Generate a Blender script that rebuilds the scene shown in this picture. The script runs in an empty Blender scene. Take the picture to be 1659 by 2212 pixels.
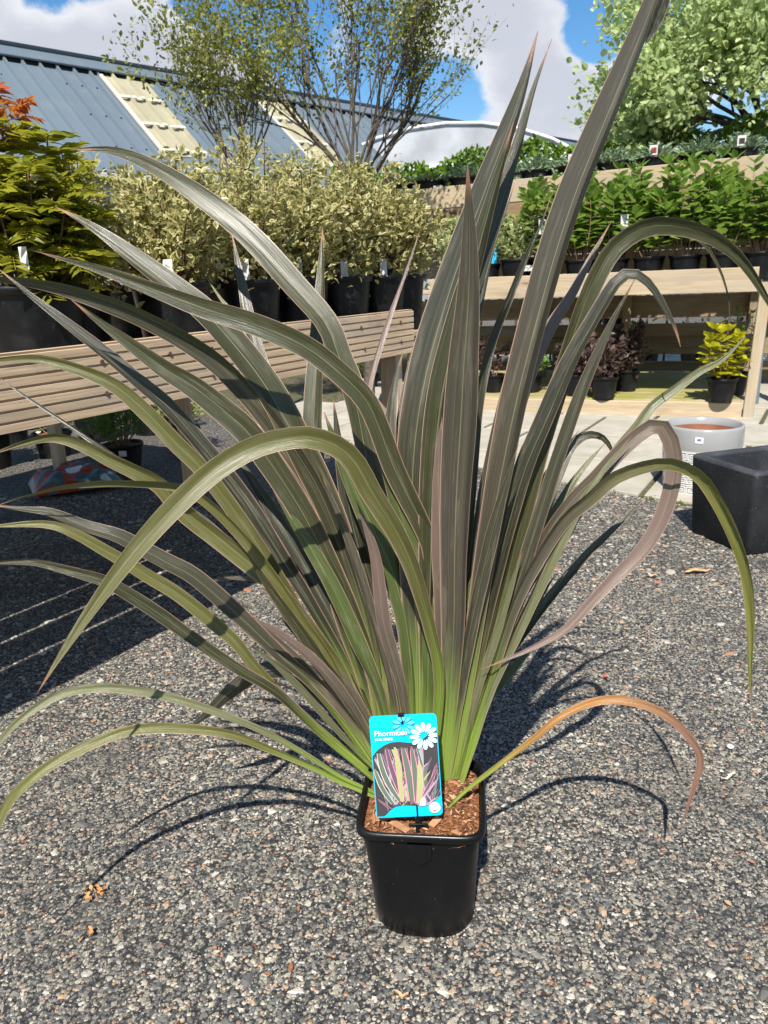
import bpy, math, random
import numpy as np
from math import sin, cos, radians, pi
from mathutils import Vector, Matrix, Quaternion
random.seed(7); rng = np.random.default_rng(7)
S = bpy.context.scene; COL = S.collection

# ---------------------------------------------------------------- camera
H = .95; FPX = 1650.; CX, CY = 829.5, 1106.; PITCH = radians(17); ROLL = radians(2.3)
cam = bpy.data.cameras.new('camera'); co = bpy.data.objects.new('camera', cam); COL.objects.link(co)
cam.sensor_fit = 'VERTICAL'; cam.sensor_height = 24; cam.lens = 24 * FPX / (2 * CY)
cam.clip_start = .02; cam.clip_end = 2000
_up = Vector((0, sin(PITCH), cos(PITCH))); _rt = Vector((1, 0, 0)); _fw = Vector((0, cos(PITCH), -sin(PITCH)))
_u2 = _up * cos(ROLL) + _rt * sin(ROLL); _r2 = _rt * cos(ROLL) - _up * sin(ROLL)
M = Matrix((( _r2.x, _u2.x, -_fw.x, 0), (_r2.y, _u2.y, -_fw.y, 0), (_r2.z, _u2.z, -_fw.z, H), (0, 0, 0, 1)))
co.matrix_world = M; S.camera = co
cam.dof.use_dof = True; cam.dof.focus_distance = 1.12; cam.dof.aperture_fstop = 10.5

def ray(x, y):
    u, v = x - CX, y - CY
    a = u * cos(ROLL) - v * sin(ROLL); b = u * sin(ROLL) + v * cos(ROLL)
    return np.array([a, FPX * cos(PITCH) - b * sin(PITCH), -FPX * sin(PITCH) - b * cos(PITCH)])
O = np.array([0, 0, H])
def G(x, y, z=0.):                      # the point of the level plane z seen at a photo position
    d = ray(x, y); return O + d * ((z - H) / d[2])
def P(x, y, Y):                         # the point at distance Y
    d = ray(x, y); return O + d * (Y / d[1])
def VP(x, y, q, n):                     # the point of an upright plane
    d = ray(x, y); n = np.array([n[0], n[1], 0.]); q = np.array([q[0], q[1], 0.])
    return O + d * (n @ (q - O) / (n @ d))

# ---------------------------------------------------------------- light
SUN_EL = radians(50); SH = radians(9)             # shadows fall a little right of straight away
sdir = Vector((-sin(SH) * cos(SUN_EL), -cos(SH) * cos(SUN_EL), sin(SUN_EL)))
sl = bpy.data.lights.new('sun', 'SUN'); sl.energy = 5.0; sl.angle = radians(.53); sl.color = (1, .95, .87)
so = bpy.data.objects.new('sun', sl); COL.objects.link(so)
so.rotation_euler = (-sdir).to_track_quat('-Z', 'Y').to_euler()
S.view_settings.view_transform = 'Standard'; S.view_settings.look = 'None'
S.view_settings.exposure = 0.85; S.view_settings.gamma = 1; S.view_settings.use_curve_mapping = False

class N:                                 # small node-tree writer
    def __init__(s, tree): s.t = tree; s.n = tree.nodes; s.l = tree.links
    def __call__(s, typ, ins=None, **kw):
        n = s.n.new(typ)
        for k, v in kw.items(): setattr(n, k, v)
        for k, v in (ins or {}).items():
            i = n.inputs[k]
            if isinstance(v, bpy.types.NodeSocket): s.l.new(v, i)
            elif isinstance(v, bpy.types.Node): s.l.new(v.outputs[0], i)
            else: i.default_value = v
        return n
    def math(s, op, a, b=0., c=0., clamp=False):
        return s('ShaderNodeMath', {0: a, 1: b, 2: c}, operation=op, use_clamp=clamp).outputs[0]
    def mix(s, f, a, b, blend='MIX'):
        c4 = lambda c: c if not isinstance(c, tuple) else (c + (1,))[:4]
        n = s('ShaderNodeMix', data_type='RGBA', blend_type=blend)
        for i, v in ((0, f), (6, c4(a)), (7, c4(b))):
            if isinstance(v, bpy.types.NodeSocket): s.l.new(v, n.inputs[i])
            else: n.inputs[i].default_value = v
        return n.outputs[2]
    def rng(s, v, a, b, c=0., d=1., smooth=True):
        return s('ShaderNodeMapRange', {0: v, 1: a, 2: b, 3: c, 4: d}, interpolation_type='SMOOTHSTEP' if smooth else 'LINEAR').outputs[0]
    def noise(s, vec, scale, detail=4., rough=.55, out=0):
        return s('ShaderNodeTexNoise', {'Vector': vec, 'Scale': scale, 'Detail': detail, 'Roughness': rough}).outputs[out]
    def mapping(s, vec, sc=(1, 1, 1), loc=(0, 0, 0)):
        return s('ShaderNodeMapping', {'Vector': vec, 'Scale': sc, 'Location': loc}).outputs[0]
    def ramp(s, f, stops, const=False):
        n = s('ShaderNodeValToRGB', {0: f}); r = n.color_ramp
        if const: r.interpolation = 'CONSTANT'
        while len(r.elements) < len(stops): r.elements.new(.5)
        for e, (p, c) in zip(r.elements, stops): e.position = p; e.color = c + (1,)
        return n.outputs[0]

W = bpy.data.worlds.new('World'); S.world = W; W.use_nodes = True
W.node_tree.nodes.clear(); w = N(W.node_tree)
sky = w('ShaderNodeTexSky', sky_type='NISHITA', sun_disc=False, sun_elevation=SUN_EL, sun_rotation=pi + SH,
        air_density=1.0, dust_density=.4, ozone_density=2.0)
skyc = w('ShaderNodeHueSaturation', {'Hue': .5, 'Saturation': 1.34, 'Value': 1.65, 'Color': sky.outputs[0]}).outputs[0]
tc = w('ShaderNodeTexCoord').outputs['Generated']
wv = w('ShaderNodeVectorMath', {0: tc, 1: w.mapping(tc, (1, 1, 1.7), (3.1, .7, 1.3))}, operation='ADD').outputs[0]
mp = w.mapping(tc, (1, 1, 1.5), (3.1, .7, 1.3))
n1 = w.noise(mp, 5.5, 10, .6)
blob = None
for x, y, r, k in ((40, 130, .13, .36), (280, 110, .14, .36), (480, 150, .08, .3), (90, 0, .05, -.2), (330, 130, .17, .32), (470, 170, .1, .2), (200, 20, .09, -.4), (430, 20, .1, -.4), (700, 60, .15, .06), (1180, 200, .17, .3),
                   (1000, 60, .14, .22), (1010, 190, .07, -.34), (1290, 70, .055, -.42), (1330, 250, .12, .15), (560, 60, .1, -.45), (850, 150, .12, -.1)):
    d = Vector(ray(x, y)).normalized()
    ds = w('ShaderNodeVectorMath', {0: tc, 1: d}, operation='DISTANCE').outputs['Value']
    b_ = w.rng(ds, 0., r, k, 0.)
    blob = b_ if blob is None else w.math('ADD', blob, b_)
dens = w.math('ADD', n1, blob)
cm = w.rng(dens, .53, .64)
shade = w.noise(w.mapping(tc, (1, 1, 1.5), (3.16, .72, 1.2)), 5.5, 6, .5)
core = w.rng(w.math('ADD', w.math('MULTIPLY', dens, .9), w.math('MULTIPLY', shade, -.5)), .18, .5)
cc = w.mix(core, (11.2, 11.3, 11.4), (7.3, 7.5, 8.4))
wc = w.mix(w.math('MULTIPLY', cm, .95), skyc, cc)
bg = w('ShaderNodeBackground', {'Color': wc, 'Strength': .05})
w('ShaderNodeOutputWorld', {'Surface': bg.outputs[0]})

# ---------------------------------------------------------------- mesh helpers
class MB:
    def __init__(s): s.v = []; s.f = []; s.uv = []; s.sm = []
    def add(s, vs, fs, uvs=None, smooth=False):
        o = len(s.v); s.v += [tuple(map(float, q)) for q in vs]
        for i, f in enumerate(fs):
            s.f.append([o + k for k in f]); s.sm.append(smooth)
            s.uv.append(uvs[i] if uvs else [(0, 0)] * len(f))
    def box(s, c, ax, hs, bev=0.):
        """box with centre c, axes ax (3 unit vectors), half sizes hs; uv: metres along / across"""
        c = np.array(c, float); ax = [np.array(a, float) for a in ax]; hs = list(hs)
        # chamfered: cross-section octagon extruded along axis 0
        b = min(bev, hs[1] * .5, hs[2] * .5)
        y, z = hs[1], hs[2]
        if b > 0: sec = [(-y + b, -z), (y - b, -z), (y, -z + b), (y, z - b), (y - b, z), (-y + b, z), (-y, z - b), (-y, -z + b)]
        else: sec = [(-y, -z), (y, -z), (y, z), (-y, z)]
        s.sweep(c - ax[0] * hs[0], c + ax[0] * hs[0], ax[1], ax[2], sec)
    def sweep(s, p0, p1, a1, a2, sec, smooth=False):
        p0 = np.array(p0, float); p1 = np.array(p1, float); a1 = np.array(a1, float); a2 = np.array(a2, float)
        n = len(sec); L = np.linalg.norm(p1 - p0)
        vs = [p0 + a1 * q[0] + a2 * q[1] for q in sec] + [p1 + a1 * q[0] + a2 * q[1] for q in sec]
        per = [0.]
        for i in range(n): per.append(per[-1] + math.dist(sec[i], sec[(i + 1) % n]))
        fs, uv = [], []
        for i in range(n):
            j = (i + 1) % n; fs.append([i, j, n + j, n + i]); uv.append([(0, per[i]), (0, per[i + 1]), (L, per[i + 1]), (L, per[i])])
        fs.append(list(range(n))[::-1]); uv.append([(.02 * q[0], q[1] + .3) for q in sec][::-1])
        fs.append([n + i for i in range(n)]); uv.append([(.02 * q[0], q[1] + .3) for q in sec])
        s.add(vs, fs, uv, smooth)
    def tube(s, pts, rad, n=6, smooth=True):
        pts = [Vector(p) for p in pts]; base = len(s.v); k = len(pts); vs = []
        up = None
        for i, p in enumerate(pts):
            t = (pts[min(i + 1, k - 1)] - pts[max(i - 1, 0)]).normalized()
            if up is None: up = t.orthogonal().normalized()
            up = (up - t * up.dot(t)).normalized(); b = t.cross(up)
            r = rad[i] if hasattr(rad, '__len__') else rad
            for j in range(n): a = 2 * pi * j / n; vs.append(p + (up * cos(a) + b * sin(a)) * r)
        fs = []; uv = []
        for i in range(k - 1):
            for j in range(n):
                j2 = (j + 1) % n; fs.append([i * n + j, i * n + j2, (i + 1) * n + j2, (i + 1) * n + j]); uv.append([(j / n, i), (j / n + 1 / n, i), (j / n + 1 / n, i + 1), (j / n, i + 1)])
        s.add(vs, fs, uv, smooth)
    def rings(s, rings, close=False, smooth=True, caps=(False, False)):
        n = len(rings[0]); vs = [q for r in rings for q in r]; fs = []; uv = []
        for i in range(len(rings) - 1):
            for j in range(n):
                j2 = (j + 1) % n; fs.append([i * n + j, i * n + j2, (i + 1) * n + j2, (i + 1) * n + j])
                uv.append([(j / n, rings[i][j][2]), ((j + 1) / n, rings[i][j2][2]), ((j + 1) / n, rings[i + 1][j2][2]), (j / n, rings[i + 1][j][2])])
        if caps[0]: fs.append(list(range(n))[::-1]); uv.append([(0, 0)] * n)
        if caps[1]: fs.append([(len(rings) - 1) * n + j for j in range(n)]); uv.append([(0, 0)] * n)
        s.add(vs, fs, uv, smooth)
    def lathe(s, prof, n=28, c=(0, 0, 0)):
        s.rings([[(c[0] + r * cos(2 * pi * j / n), c[1] + r * sin(2 * pi * j / n), c[2] + z) for j in range(n)] for r, z in prof])
    def mesh(s, name):
        me = bpy.data.meshes.new(name); me.from_pydata(s.v, [], s.f)
        uvl = me.uv_layers.new(name='UVMap')
        uvl.data.foreach_set('uv', np.array([c for f in s.uv for q in f for c in q], dtype=np.float32))
        me.polygons.foreach_set('use_smooth', s.sm); me.update(); return me

def mesh_np(name, V, F, UV, smooth=False):
    """V (n,3), F (m,3), UV per vertex (n,2)"""
    me = bpy.data.meshes.new(name); V = np.asarray(V, np.float32); F = np.asarray(F, np.int32)
    me.vertices.add(len(V)); me.vertices.foreach_set('co', V.ravel())
    me.loops.add(F.size); me.loops.foreach_set('vertex_index', F.ravel())
    me.polygons.add(len(F)); me.polygons.foreach_set('loop_start', np.arange(0, F.size, 3, dtype=np.int32))
    try: me.polygons.foreach_set('loop_total', np.full(len(F), 3, np.int32))
    except Exception: pass
    u = me.uv_layers.new(name='UVMap'); u.data.foreach_set('uv', np.asarray(UV, np.float32)[F.ravel()].ravel())
    me.polygons.foreach_set('use_smooth', np.full(len(F), smooth)); me.update(); me.validate(); return me

def thing(name, label, cat, loc=(0, 0, 0), group=None, rz=0.):
    o = bpy.data.objects.new(name, None); o.empty_display_size = .1; COL.objects.link(o)
    o.location = tuple(map(float, loc)); o.rotation_euler = (0, 0, rz); o['label'] = label; o['category'] = cat
    if group: o['group'] = group
    return o
def obj(name, me, mat, parent=None, kind=None, world=False):
    if isinstance(me, MB): me = me.mesh(name)
    o = bpy.data.objects.new(name, me); COL.objects.link(o)
    if mat and not me.materials: me.materials.append(mat)
    if parent:
        o.parent = parent
        if world:                       # the mesh was written in world space
            r = parent
            while r.parent: r = r.parent
            me.transform(Matrix.Translation(-r.location))
    if kind: o['kind'] = kind
    return o
def tag(o, label, cat, group=None):
    o['label'] = label; o['category'] = cat
    if group: o['group'] = group
    return o
def copy_tree(o, parent=None):
    c = o.copy(); COL.objects.link(c)
    if parent: c.parent = parent
    for ch in o.children: copy_tree(ch, c)
    return c

# ---------------------------------------------------------------- materials
def mat(name):
    m = bpy.data.materials.new(name); m.use_nodes = True; m.node_tree.nodes.clear(); return m, N(m.node_tree)
def finish(k, col, rough=.6, spec=.4, bump=None, bd=.002, bs=1., metal=0., **kw):
    ins = {'Base Color': col if not isinstance(col, tuple) else (col + (1,))[:4], 'Roughness': rough, 'Specular IOR Level': spec, 'Metallic': metal}
    ins.update(kw)
    if bump is not None: ins['Normal'] = k('ShaderNodeBump', {'Height': bump, 'Distance': bd, 'Strength': bs}).outputs[0]
    b = k('ShaderNodeBsdfPrincipled', ins); k('ShaderNodeOutputMaterial', {'Surface': b.outputs[0]}); return b
def plain(name, c, rough=.6, spec=.4, var=.15, sc=30, bd=.0006):
    m, k = mat(name); t = k('ShaderNodeTexCoord').outputs['Object']; nz = k.noise(t, sc, 5)
    col = k.mix(k.rng(nz, .3, .7), tuple(q * (1 - var) for q in c), tuple(min(1, q * (1 + var)) for q in c))
    finish(k, col, rough, spec, nz, bd); return m
def wood(name, c1, c2, c3, rough=.75, moss=None, knots=True):
    m, k = mat(name); uv = k('ShaderNodeUVMap').outputs[0]; oi = k('ShaderNodeObjectInfo').outputs['Random']
    off = k('ShaderNodeCombineXYZ', {0: k.math('MULTIPLY', oi, 37.), 1: k.math('MULTIPLY', oi, 11.)}).outputs[0]
    p = k('ShaderNodeVectorMath', {0: uv, 1: off}, operation='ADD').outputs[0]
    wob = k.noise(k.mapping(p, (2.5, 8, 1)), 1., 2)
    p2 = k('ShaderNodeVectorMath', {0: p, 1: k('ShaderNodeCombineXYZ', {1: k.math('MULTIPLY', wob, .05)}).outputs[0]}, operation='ADD').outputs[0]
    g1 = k.noise(k.mapping(p2, (2.2, 75, 1)), 1., 6, .6); g2 = k.noise(k.mapping(p2, (1.2, 14, 1)), 1., 4, .6); g3 = k.noise(k.mapping(p, (6, 260, 1)), 1., 2)
    c = k.mix(k.rng(g1, .32, .68), c1, c2); c = k.mix(k.rng(g2, .45, .75), c, c3)
    c = k.mix(k.math('MULTIPLY', k.rng(g3, .5, .72), .45), c, tuple(q * .42 for q in c1))
    if knots:
        v = k('ShaderNodeTexVoronoi', {'Vector': k.mapping(p2, (2.3, 9, 1)), 'Scale': 1.}).outputs['Distance']
        c = k.mix(k.rng(v, .1, .03), c, (.11, .06, .03)); c = k.mix(k.math('MULTIPLY', k.rng(v, .26, .1), .35), c, (.2, .12, .06))
    c = k.mix(k.math('MULTIPLY', oi, .3), c, tuple(q * .7 for q in c1))
    wth = k.noise(k.mapping(p, (1.6, 5, 1)), 1., 5, .65); c = k.mix(k.math('MULTIPLY', k.rng(wth, .45, .7), .5), c, (.30, .275, .24)); dk = k.noise(k.mapping(p, (5, 9, 1), (4, 1, 0)), 1., 5, .7); c = k.mix(k.math('MULTIPLY', k.rng(dk, .58, .75), .5), c, (.13, .1, .07))
    if moss: c = k.mix(k.rng(k.noise(k('ShaderNodeTexCoord').outputs['Object'], 4, 5), .4, .62), c, moss)
    finish(k, c, rough, .25, g1, .0012, .8); return m
def fol(name, c1, c2, margin=None, thr=.45, trans=.35, rough=.42, tcol=None, spec=.45):
    m, k = mat(name); uv = k('ShaderNodeSeparateXYZ', {0: k('ShaderNodeUVMap').outputs[0]}); e, r = uv.outputs[0], uv.outputs[1]
    c = k.mix(r, c1, c2)
    if margin:
        nz = k.noise(k('ShaderNodeTexCoord').outputs['Object'], 160, 3)
        ee = k.math('ADD', e, k.math('MULTIPLY', k.math('SUBTRACT', nz, .5), .5))
        c = k.mix(k.rng(ee, thr + .06, thr - .06), c, margin)
    else: c = k.mix(k.rng(e, .8, 1.), c, tuple(min(1, q * 1.35) for q in c2))
    nb = k.noise(k('ShaderNodeTexCoord').outputs['Object'], 90, 2)
    c = k.mix(k.math('MULTIPLY', k.rng(nb, .4, .7), .25), c, tuple(q * .55 for q in c1))
    b = k('ShaderNodeBsdfPrincipled', {'Base Color': c, 'Roughness': rough, 'Specular IOR Level': spec})
    tr = k('ShaderNodeBsdfTranslucent', {'Color': k.mix(.6, c, tcol or tuple(min(1, q * 1.8) for q in c2))})
    mx = k('ShaderNodeMixShader', {0: trans, 1: b.outputs[0], 2: tr.outputs[0]}); k('ShaderNodeOutputMaterial', {'Surface': mx.outputs[0]}); return m

def asphalt():
    m, k = mat('asphalt'); t = k('ShaderNodeTexCoord').outputs['Object']
    v = k('ShaderNodeTexVoronoi', {'Vector': t, 'Scale': 150., 'Randomness': 1.}); r = k('ShaderNodeSeparateColor', {0: v.outputs['Color']}).outputs[0]
    c = k.ramp(r, [(0, (.05, .05, .048)), (.25, (.09, .09, .083)), (.45, (.15, .145, .125)), (.66, (.26, .235, .185)), (.84, (.40, .35, .26)), (.95, (.36, .21, .12))], True)
    c = k.mix(k.rng(v.outputs['Distance'], .38, .62), c, (.024, .024, .025))
    big = k.noise(t, 1.3, 5); c = k.mix(k.math('MULTIPLY', k.rng(big, .4, .7), .35), c, (.05, .048, .045))
    b = k.math('SUBTRACT', 1., v.outputs['Distance']); finish(k, c, .7, .35, b, .004, .9); return m
def chip_mat():
    m, k = mat('aggregate'); uv = k('ShaderNodeSeparateXYZ', {0: k('ShaderNodeUVMap').outputs[0]}); r = uv.outputs[1]
    c = k.ramp(r, [(0, (.06, .06, .058)), (.13, (.10, .102, .096)), (.30, (.15, .148, .13)), (.46, (.225, .21, .175)), (.6, (.31, .28, .22)), (.74, (.43, .38, .285)), (.87, (.58, .53, .44)), (.945, (.46, .30, .18)), (.98, (.40, .19, .10))], True)
    t = k('ShaderNodeTexCoord').outputs['Object']; nz = k.noise(t, 420, 4, .65)
    c = k.mix(k.rng(nz, .35, .75), k.mix(.45, c, (.05, .05, .05)), c)
    big = k.noise(t, 2.6, 6, .65); c = k.mix(k.math('MULTIPLY', k.rng(big, .44, .7), .62), c, (.055, .05, .044))
    st = k.noise(t, .9, 3); c = k.mix(k.math('MULTIPLY', k.rng(st, .5, .68), .3), c, (.3, .26, .19))
    finish(k, c, k.rng(nz, .3, .7, .4, .7), .45, nz, .0012, .6); return m
def slab_mat():
    m, k = mat('concrete_slab'); t = k('ShaderNodeTexCoord').outputs['Object']; oi = k('ShaderNodeObjectInfo').outputs['Random']
    a = k.noise(t, 5, 6, .6); f = k.noise(t, 120, 4, .7); c = k.mix(k.rng(a, .3, .7), (.29, .268, .218), (.40, .375, .31))
    c = k.mix(k.math('MULTIPLY', k.rng(f, .45, .75), .4), c, (.24, .22, .18)); c = k.mix(k.math('MULTIPLY', oi, .3), c, (.36, .34, .29))
    st = k.noise(t, 2.1, 3); c = k.mix(k.math('MULTIPLY', k.rng(st, .52, .7), .5), c, (.3, .28, .21))
    finish(k, c, .85, .2, f, .002, .6); return m
def flax():
    m, k = mat('flax_leaf'); uv = k('ShaderNodeSeparateXYZ', {0: k('ShaderNodeUVMap').outputs[0]}); u, v = uv.outputs[0], uv.outputs[1]
    oi = k('ShaderNodeObjectInfo'); top0 = oi.outputs['Color']; tipc = k('ShaderNodeAttribute', attribute_type='OBJECT', attribute_name='tipcol').outputs['Color']; rnd = oi.outputs['Random']
    p = k('ShaderNodeCombineXYZ', {0: u, 1: v, 2: k.math('MULTIPLY', rnd, 50.)}).outputs[0]
    s1 = k.noise(k.mapping(p, (34, 1.1, 1)), 1., 3, .6); s2 = k.noise(k.mapping(p, (110, 2.5, 1)), 1., 2, .6); s3 = k.noise(k.mapping(p, (7, 5, 1)), 1., 4)
    top = k.mix(k.rng(v, .4, .75), top0, tipc)
    gr = k.mix(s1, (.15, .26, .018), (.34, .46, .08))
    vv = k.math('ADD', v, k.math('MULTIPLY', k.math('SUBTRACT', s3, .5), .22))
    c = k.mix(k.rng(vv, .02, .33), gr, top)
    c = k.mix(k.math('MULTIPLY', k.rng(s1, .52, .7), .34), c, k.mix(.5, c, (.22, .2, .13)))
    c = k.mix(k.math('MULTIPLY', k.rng(s1, .5, .3), .35), c, k.mix(.6, c, (.03, .035, .02)))
    c = k.mix(k.math('MULTIPLY', k.rng(s2, .45, .7), .2), c, k.mix(.55, c, (.25, .22, .17)))
    d = k.math('ABSOLUTE', k.math('SUBTRACT', u, .5))
    c = k.mix(k.math('MULTIPLY', k.rng(d, .016, .006), .4), c, (.34, .36, .17))
    c = k.mix(k.math('MULTIPLY', k.rng(d, .40, .47), k.math('MULTIPLY', k.rng(vv, .75, .1), .55)), c, (.36, .2, .17))
    c = k.mix(k.math('MULTIPLY', k.rng(d, .474, .488), .65), c, (.55, .36, .26))
    c = k.mix(k.rng(k.math('ADD', v, k.math('MULTIPLY', s3, .03)), .975, 1.), c, (.28, .15, .09))
    sp = k.noise(k.mapping(p, (30, 55, 1)), 1., 2); c = k.mix(k.math('MULTIPLY', k.rng(sp, .72, .77), .75), c, (.13, .05, .03))
    scr = k.noise(k.mapping(p, (60, 8, 1), (3, 7, 0)), 1., 3, .7); c = k.mix(k.math('MULTIPLY', k.rng(scr, .68, .74), .55), c, (.36, .33, .25))
    dst = k.noise(k.mapping(p, (5, 9, 1), (9, 2, 0)), 1., 5, .65); c = k.mix(k.math('MULTIPLY', k.rng(dst, .5, .7), .22), c, (.3, .27, .2))
    h = k.math('ADD', k.math('MULTIPLY', s1, .6), k.math('MULTIPLY', s2, .4))
    bmp = k('ShaderNodeBump', {'Height': h, 'Distance': .0012, 'Strength': .55}).outputs[0]
    b = k('ShaderNodeBsdfPrincipled', {'Base Color': c, 'Roughness': k.rng(s2, .3, .7, .24, .38), 'Specular IOR Level': .5, 'Normal': bmp})
    tr = k('ShaderNodeBsdfTranslucent', {'Color': k.mix(.5, c, (.2, .34, .03))})
    mx = k('ShaderNodeMixShader', {0: k.rng(v, 0., .5, .3, .1), 1: b.outputs[0], 2: tr.outputs[0]}); k('ShaderNodeOutputMaterial', {'Surface': mx.outputs[0]}); return m
def black_plastic(name='black_plastic', dust=.5, rough=.32):
    m, k = mat(name); t = k('ShaderNodeTexCoord').outputs['Object']; a = k.noise(t, 9, 6, .65); f = k.noise(k.mapping(t, (90, 90, 14)), 1., 3)
    c = k.mix(k.math('MULTIPLY', k.rng(a, .45, .8), dust), (.004, .0044, .005), (.04, .038, .034))
    c = k.mix(k.math('MULTIPLY', k.rng(f, .62, .75), .35 * dust), c, (.07, .07, .068)); sp = k.noise(t, 230, 2); c = k.mix(k.math('MULTIPLY', k.rng(sp, .73, .77), .5), c, (.16, .15, .13))
    finish(k, c, k.rng(a, .3, .7, rough, rough + .22), .24, f, .0004, .4); return m
def compost():
    m, k = mat('compost'); t = k('ShaderNodeTexCoord').outputs['Object']; a = k.noise(t, 180, 6, .7); b = k.noise(t, 30, 4)
    c = k.ramp(a, [(.25, (.04, .016, .008)), (.45, (.16, .065, .028)), (.6, (.28, .125, .06)), (.75, (.42, .23, .13))])
    finish(k, c, .95, .1, a, .004, 1.); return m
def ribbed_metal():
    m, k = mat('roof_metal'); t = k('ShaderNodeTexCoord').outputs['Object']; a = k.noise(t, .7, 4); oi = k('ShaderNodeObjectInfo').outputs['Random']; c = k.mix(a, (.10, .135, .165), (.13, .165, .195)); c = k.mix(k.math('MULTIPLY', oi, .35), c, (.085, .11, .135)); c = k.mix(k.math('MULTIPLY', k.rng(k.noise(t, 2.4, 6, .7), .5, .75), .3), c, (.2, .2, .19))
    finish(k, c, .5, .4, k.noise(t, 3, 3), .01, .25); return m
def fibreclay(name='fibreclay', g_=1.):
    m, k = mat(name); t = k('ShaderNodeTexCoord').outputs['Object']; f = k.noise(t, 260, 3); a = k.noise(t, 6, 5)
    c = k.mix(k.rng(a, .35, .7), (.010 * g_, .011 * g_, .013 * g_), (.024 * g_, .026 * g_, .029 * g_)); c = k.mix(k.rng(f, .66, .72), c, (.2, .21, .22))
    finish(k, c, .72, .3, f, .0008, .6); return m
MT = dict(
    asphalt=asphalt(), chip=chip_mat(), slab=slab_mat(), flax=flax(), black=black_plastic(), pot=black_plastic('pot_plastic', .18, .26), compost=compost(),
    roof=ribbed_metal(), fibreclay=fibreclay(),
    deck=wood('deck_timber', (.47, .33, .205), (.62, .47, .31), (.38, .285, .195)), pine=wood('pine_timber', (.36, .275, .175), (.45, .36, .24), (.31, .25, .17)),
    old=wood('old_timber', (.2, .14, .07), (.28, .2, .11), (.16, .12, .06)), mossy=wood('mossy_timber', (.3, .24, .1), (.38, .31, .14), (.25, .21, .09), moss=(.23, .22, .06)),
    sheet=plain('rooflight_sheet', (.32, .295, .205), .5, .3, .1, 2), white=plain('white_plastic', (.75, .76, .76), .4, .4, .04),
    label=plain('label_paper', (.5, .5, .48), .5, .3, .15, 40), tape=plain('pale_flashing', (.5, .48, .38), .5, .3, .08), dark=plain('matt_black', (.02, .022, .024), .8, .1), film=plain('polythene_film', (.33, .345, .37), .35, .4, .22, 1.2),  # dark: one near-black tone shared by screws, print, filler and planter floor
    white_r=plain('white_glaze', (.6, .595, .58), .4, .4, .04, 20), glaze=plain('grey_glaze', (.26, .26, .256), .16, .5, .05, 8), key=plain('white_relief', (.36, .355, .345), .55, .3, .06, 20), terra=plain('terracotta', (.24, .105, .06), .85, .2, .15, 15),
    bark=plain('bark', (.085, .07, .055), .9, .2, .35, 40), twigbark=plain('red_twig', (.12, .055, .035), .8, .2, .3, 60), bark2=plain('pale_stem', (.2, .12, .075), .85, .2, .3, 60), screw=plain('rusty_screw', (.09, .05, .035), .6, .4, .3),
    joint=plain('joint_sand', (.085, .078, .045), .95, .1, .4, 25), moss=fol('moss', (.09, .11, .02), (.2, .22, .04), trans=.2, rough=.8),
    pitto=fol('variegated_leaf', (.13, .145, .035), (.29, .28, .085), (.5, .45, .21), .45, .38), sorb=fol('fern_leaf', (.085, .12, .008), (.32, .31, .025), trans=.45),
    sorbred=fol('young_red_leaf', (.36, .045, .035), (.45, .17, .03), trans=.35), twig=fol('spring_leaf', (.10, .12, .02), (.27, .28, .06), trans=.35),
    euc=fol('pale_green_leaf', (.19, .27, .08), (.46, .53, .25), trans=.4), hedge=fol('hedge_leaf', (.05, .11, .008), (.17, .27, .03), trans=.25, rough=.3),
    weig=fol('shrub_leaf', (.06, .13, .015), (.2, .3, .05), trans=.4), silver=fol('silver_leaf', (.09, .15, .07), (.23, .30, .18), trans=.2), varieg=fol('speckled_leaf', (.14, .2, .05), (.24, .3, .1), (.45, .46, .22), .3, .3),
    purple=fol('purple_leaf', (.045, .028, .025), (.11, .07, .055), trans=.25), gold=fol('golden_leaf', (.2, .24, .008), (.5, .46, .015), trans=.35), box=fol('box_leaf', (.05, .10, .012), (.16, .25, .04), trans=.3),
    orange=fol('orange_flower', (.5, .14, .01), (.6, .25, .02), trans=.3), rust=fol('bronze_twig_leaf', (.14, .085, .06), (.2, .13, .09), trans=.2),
)
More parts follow.
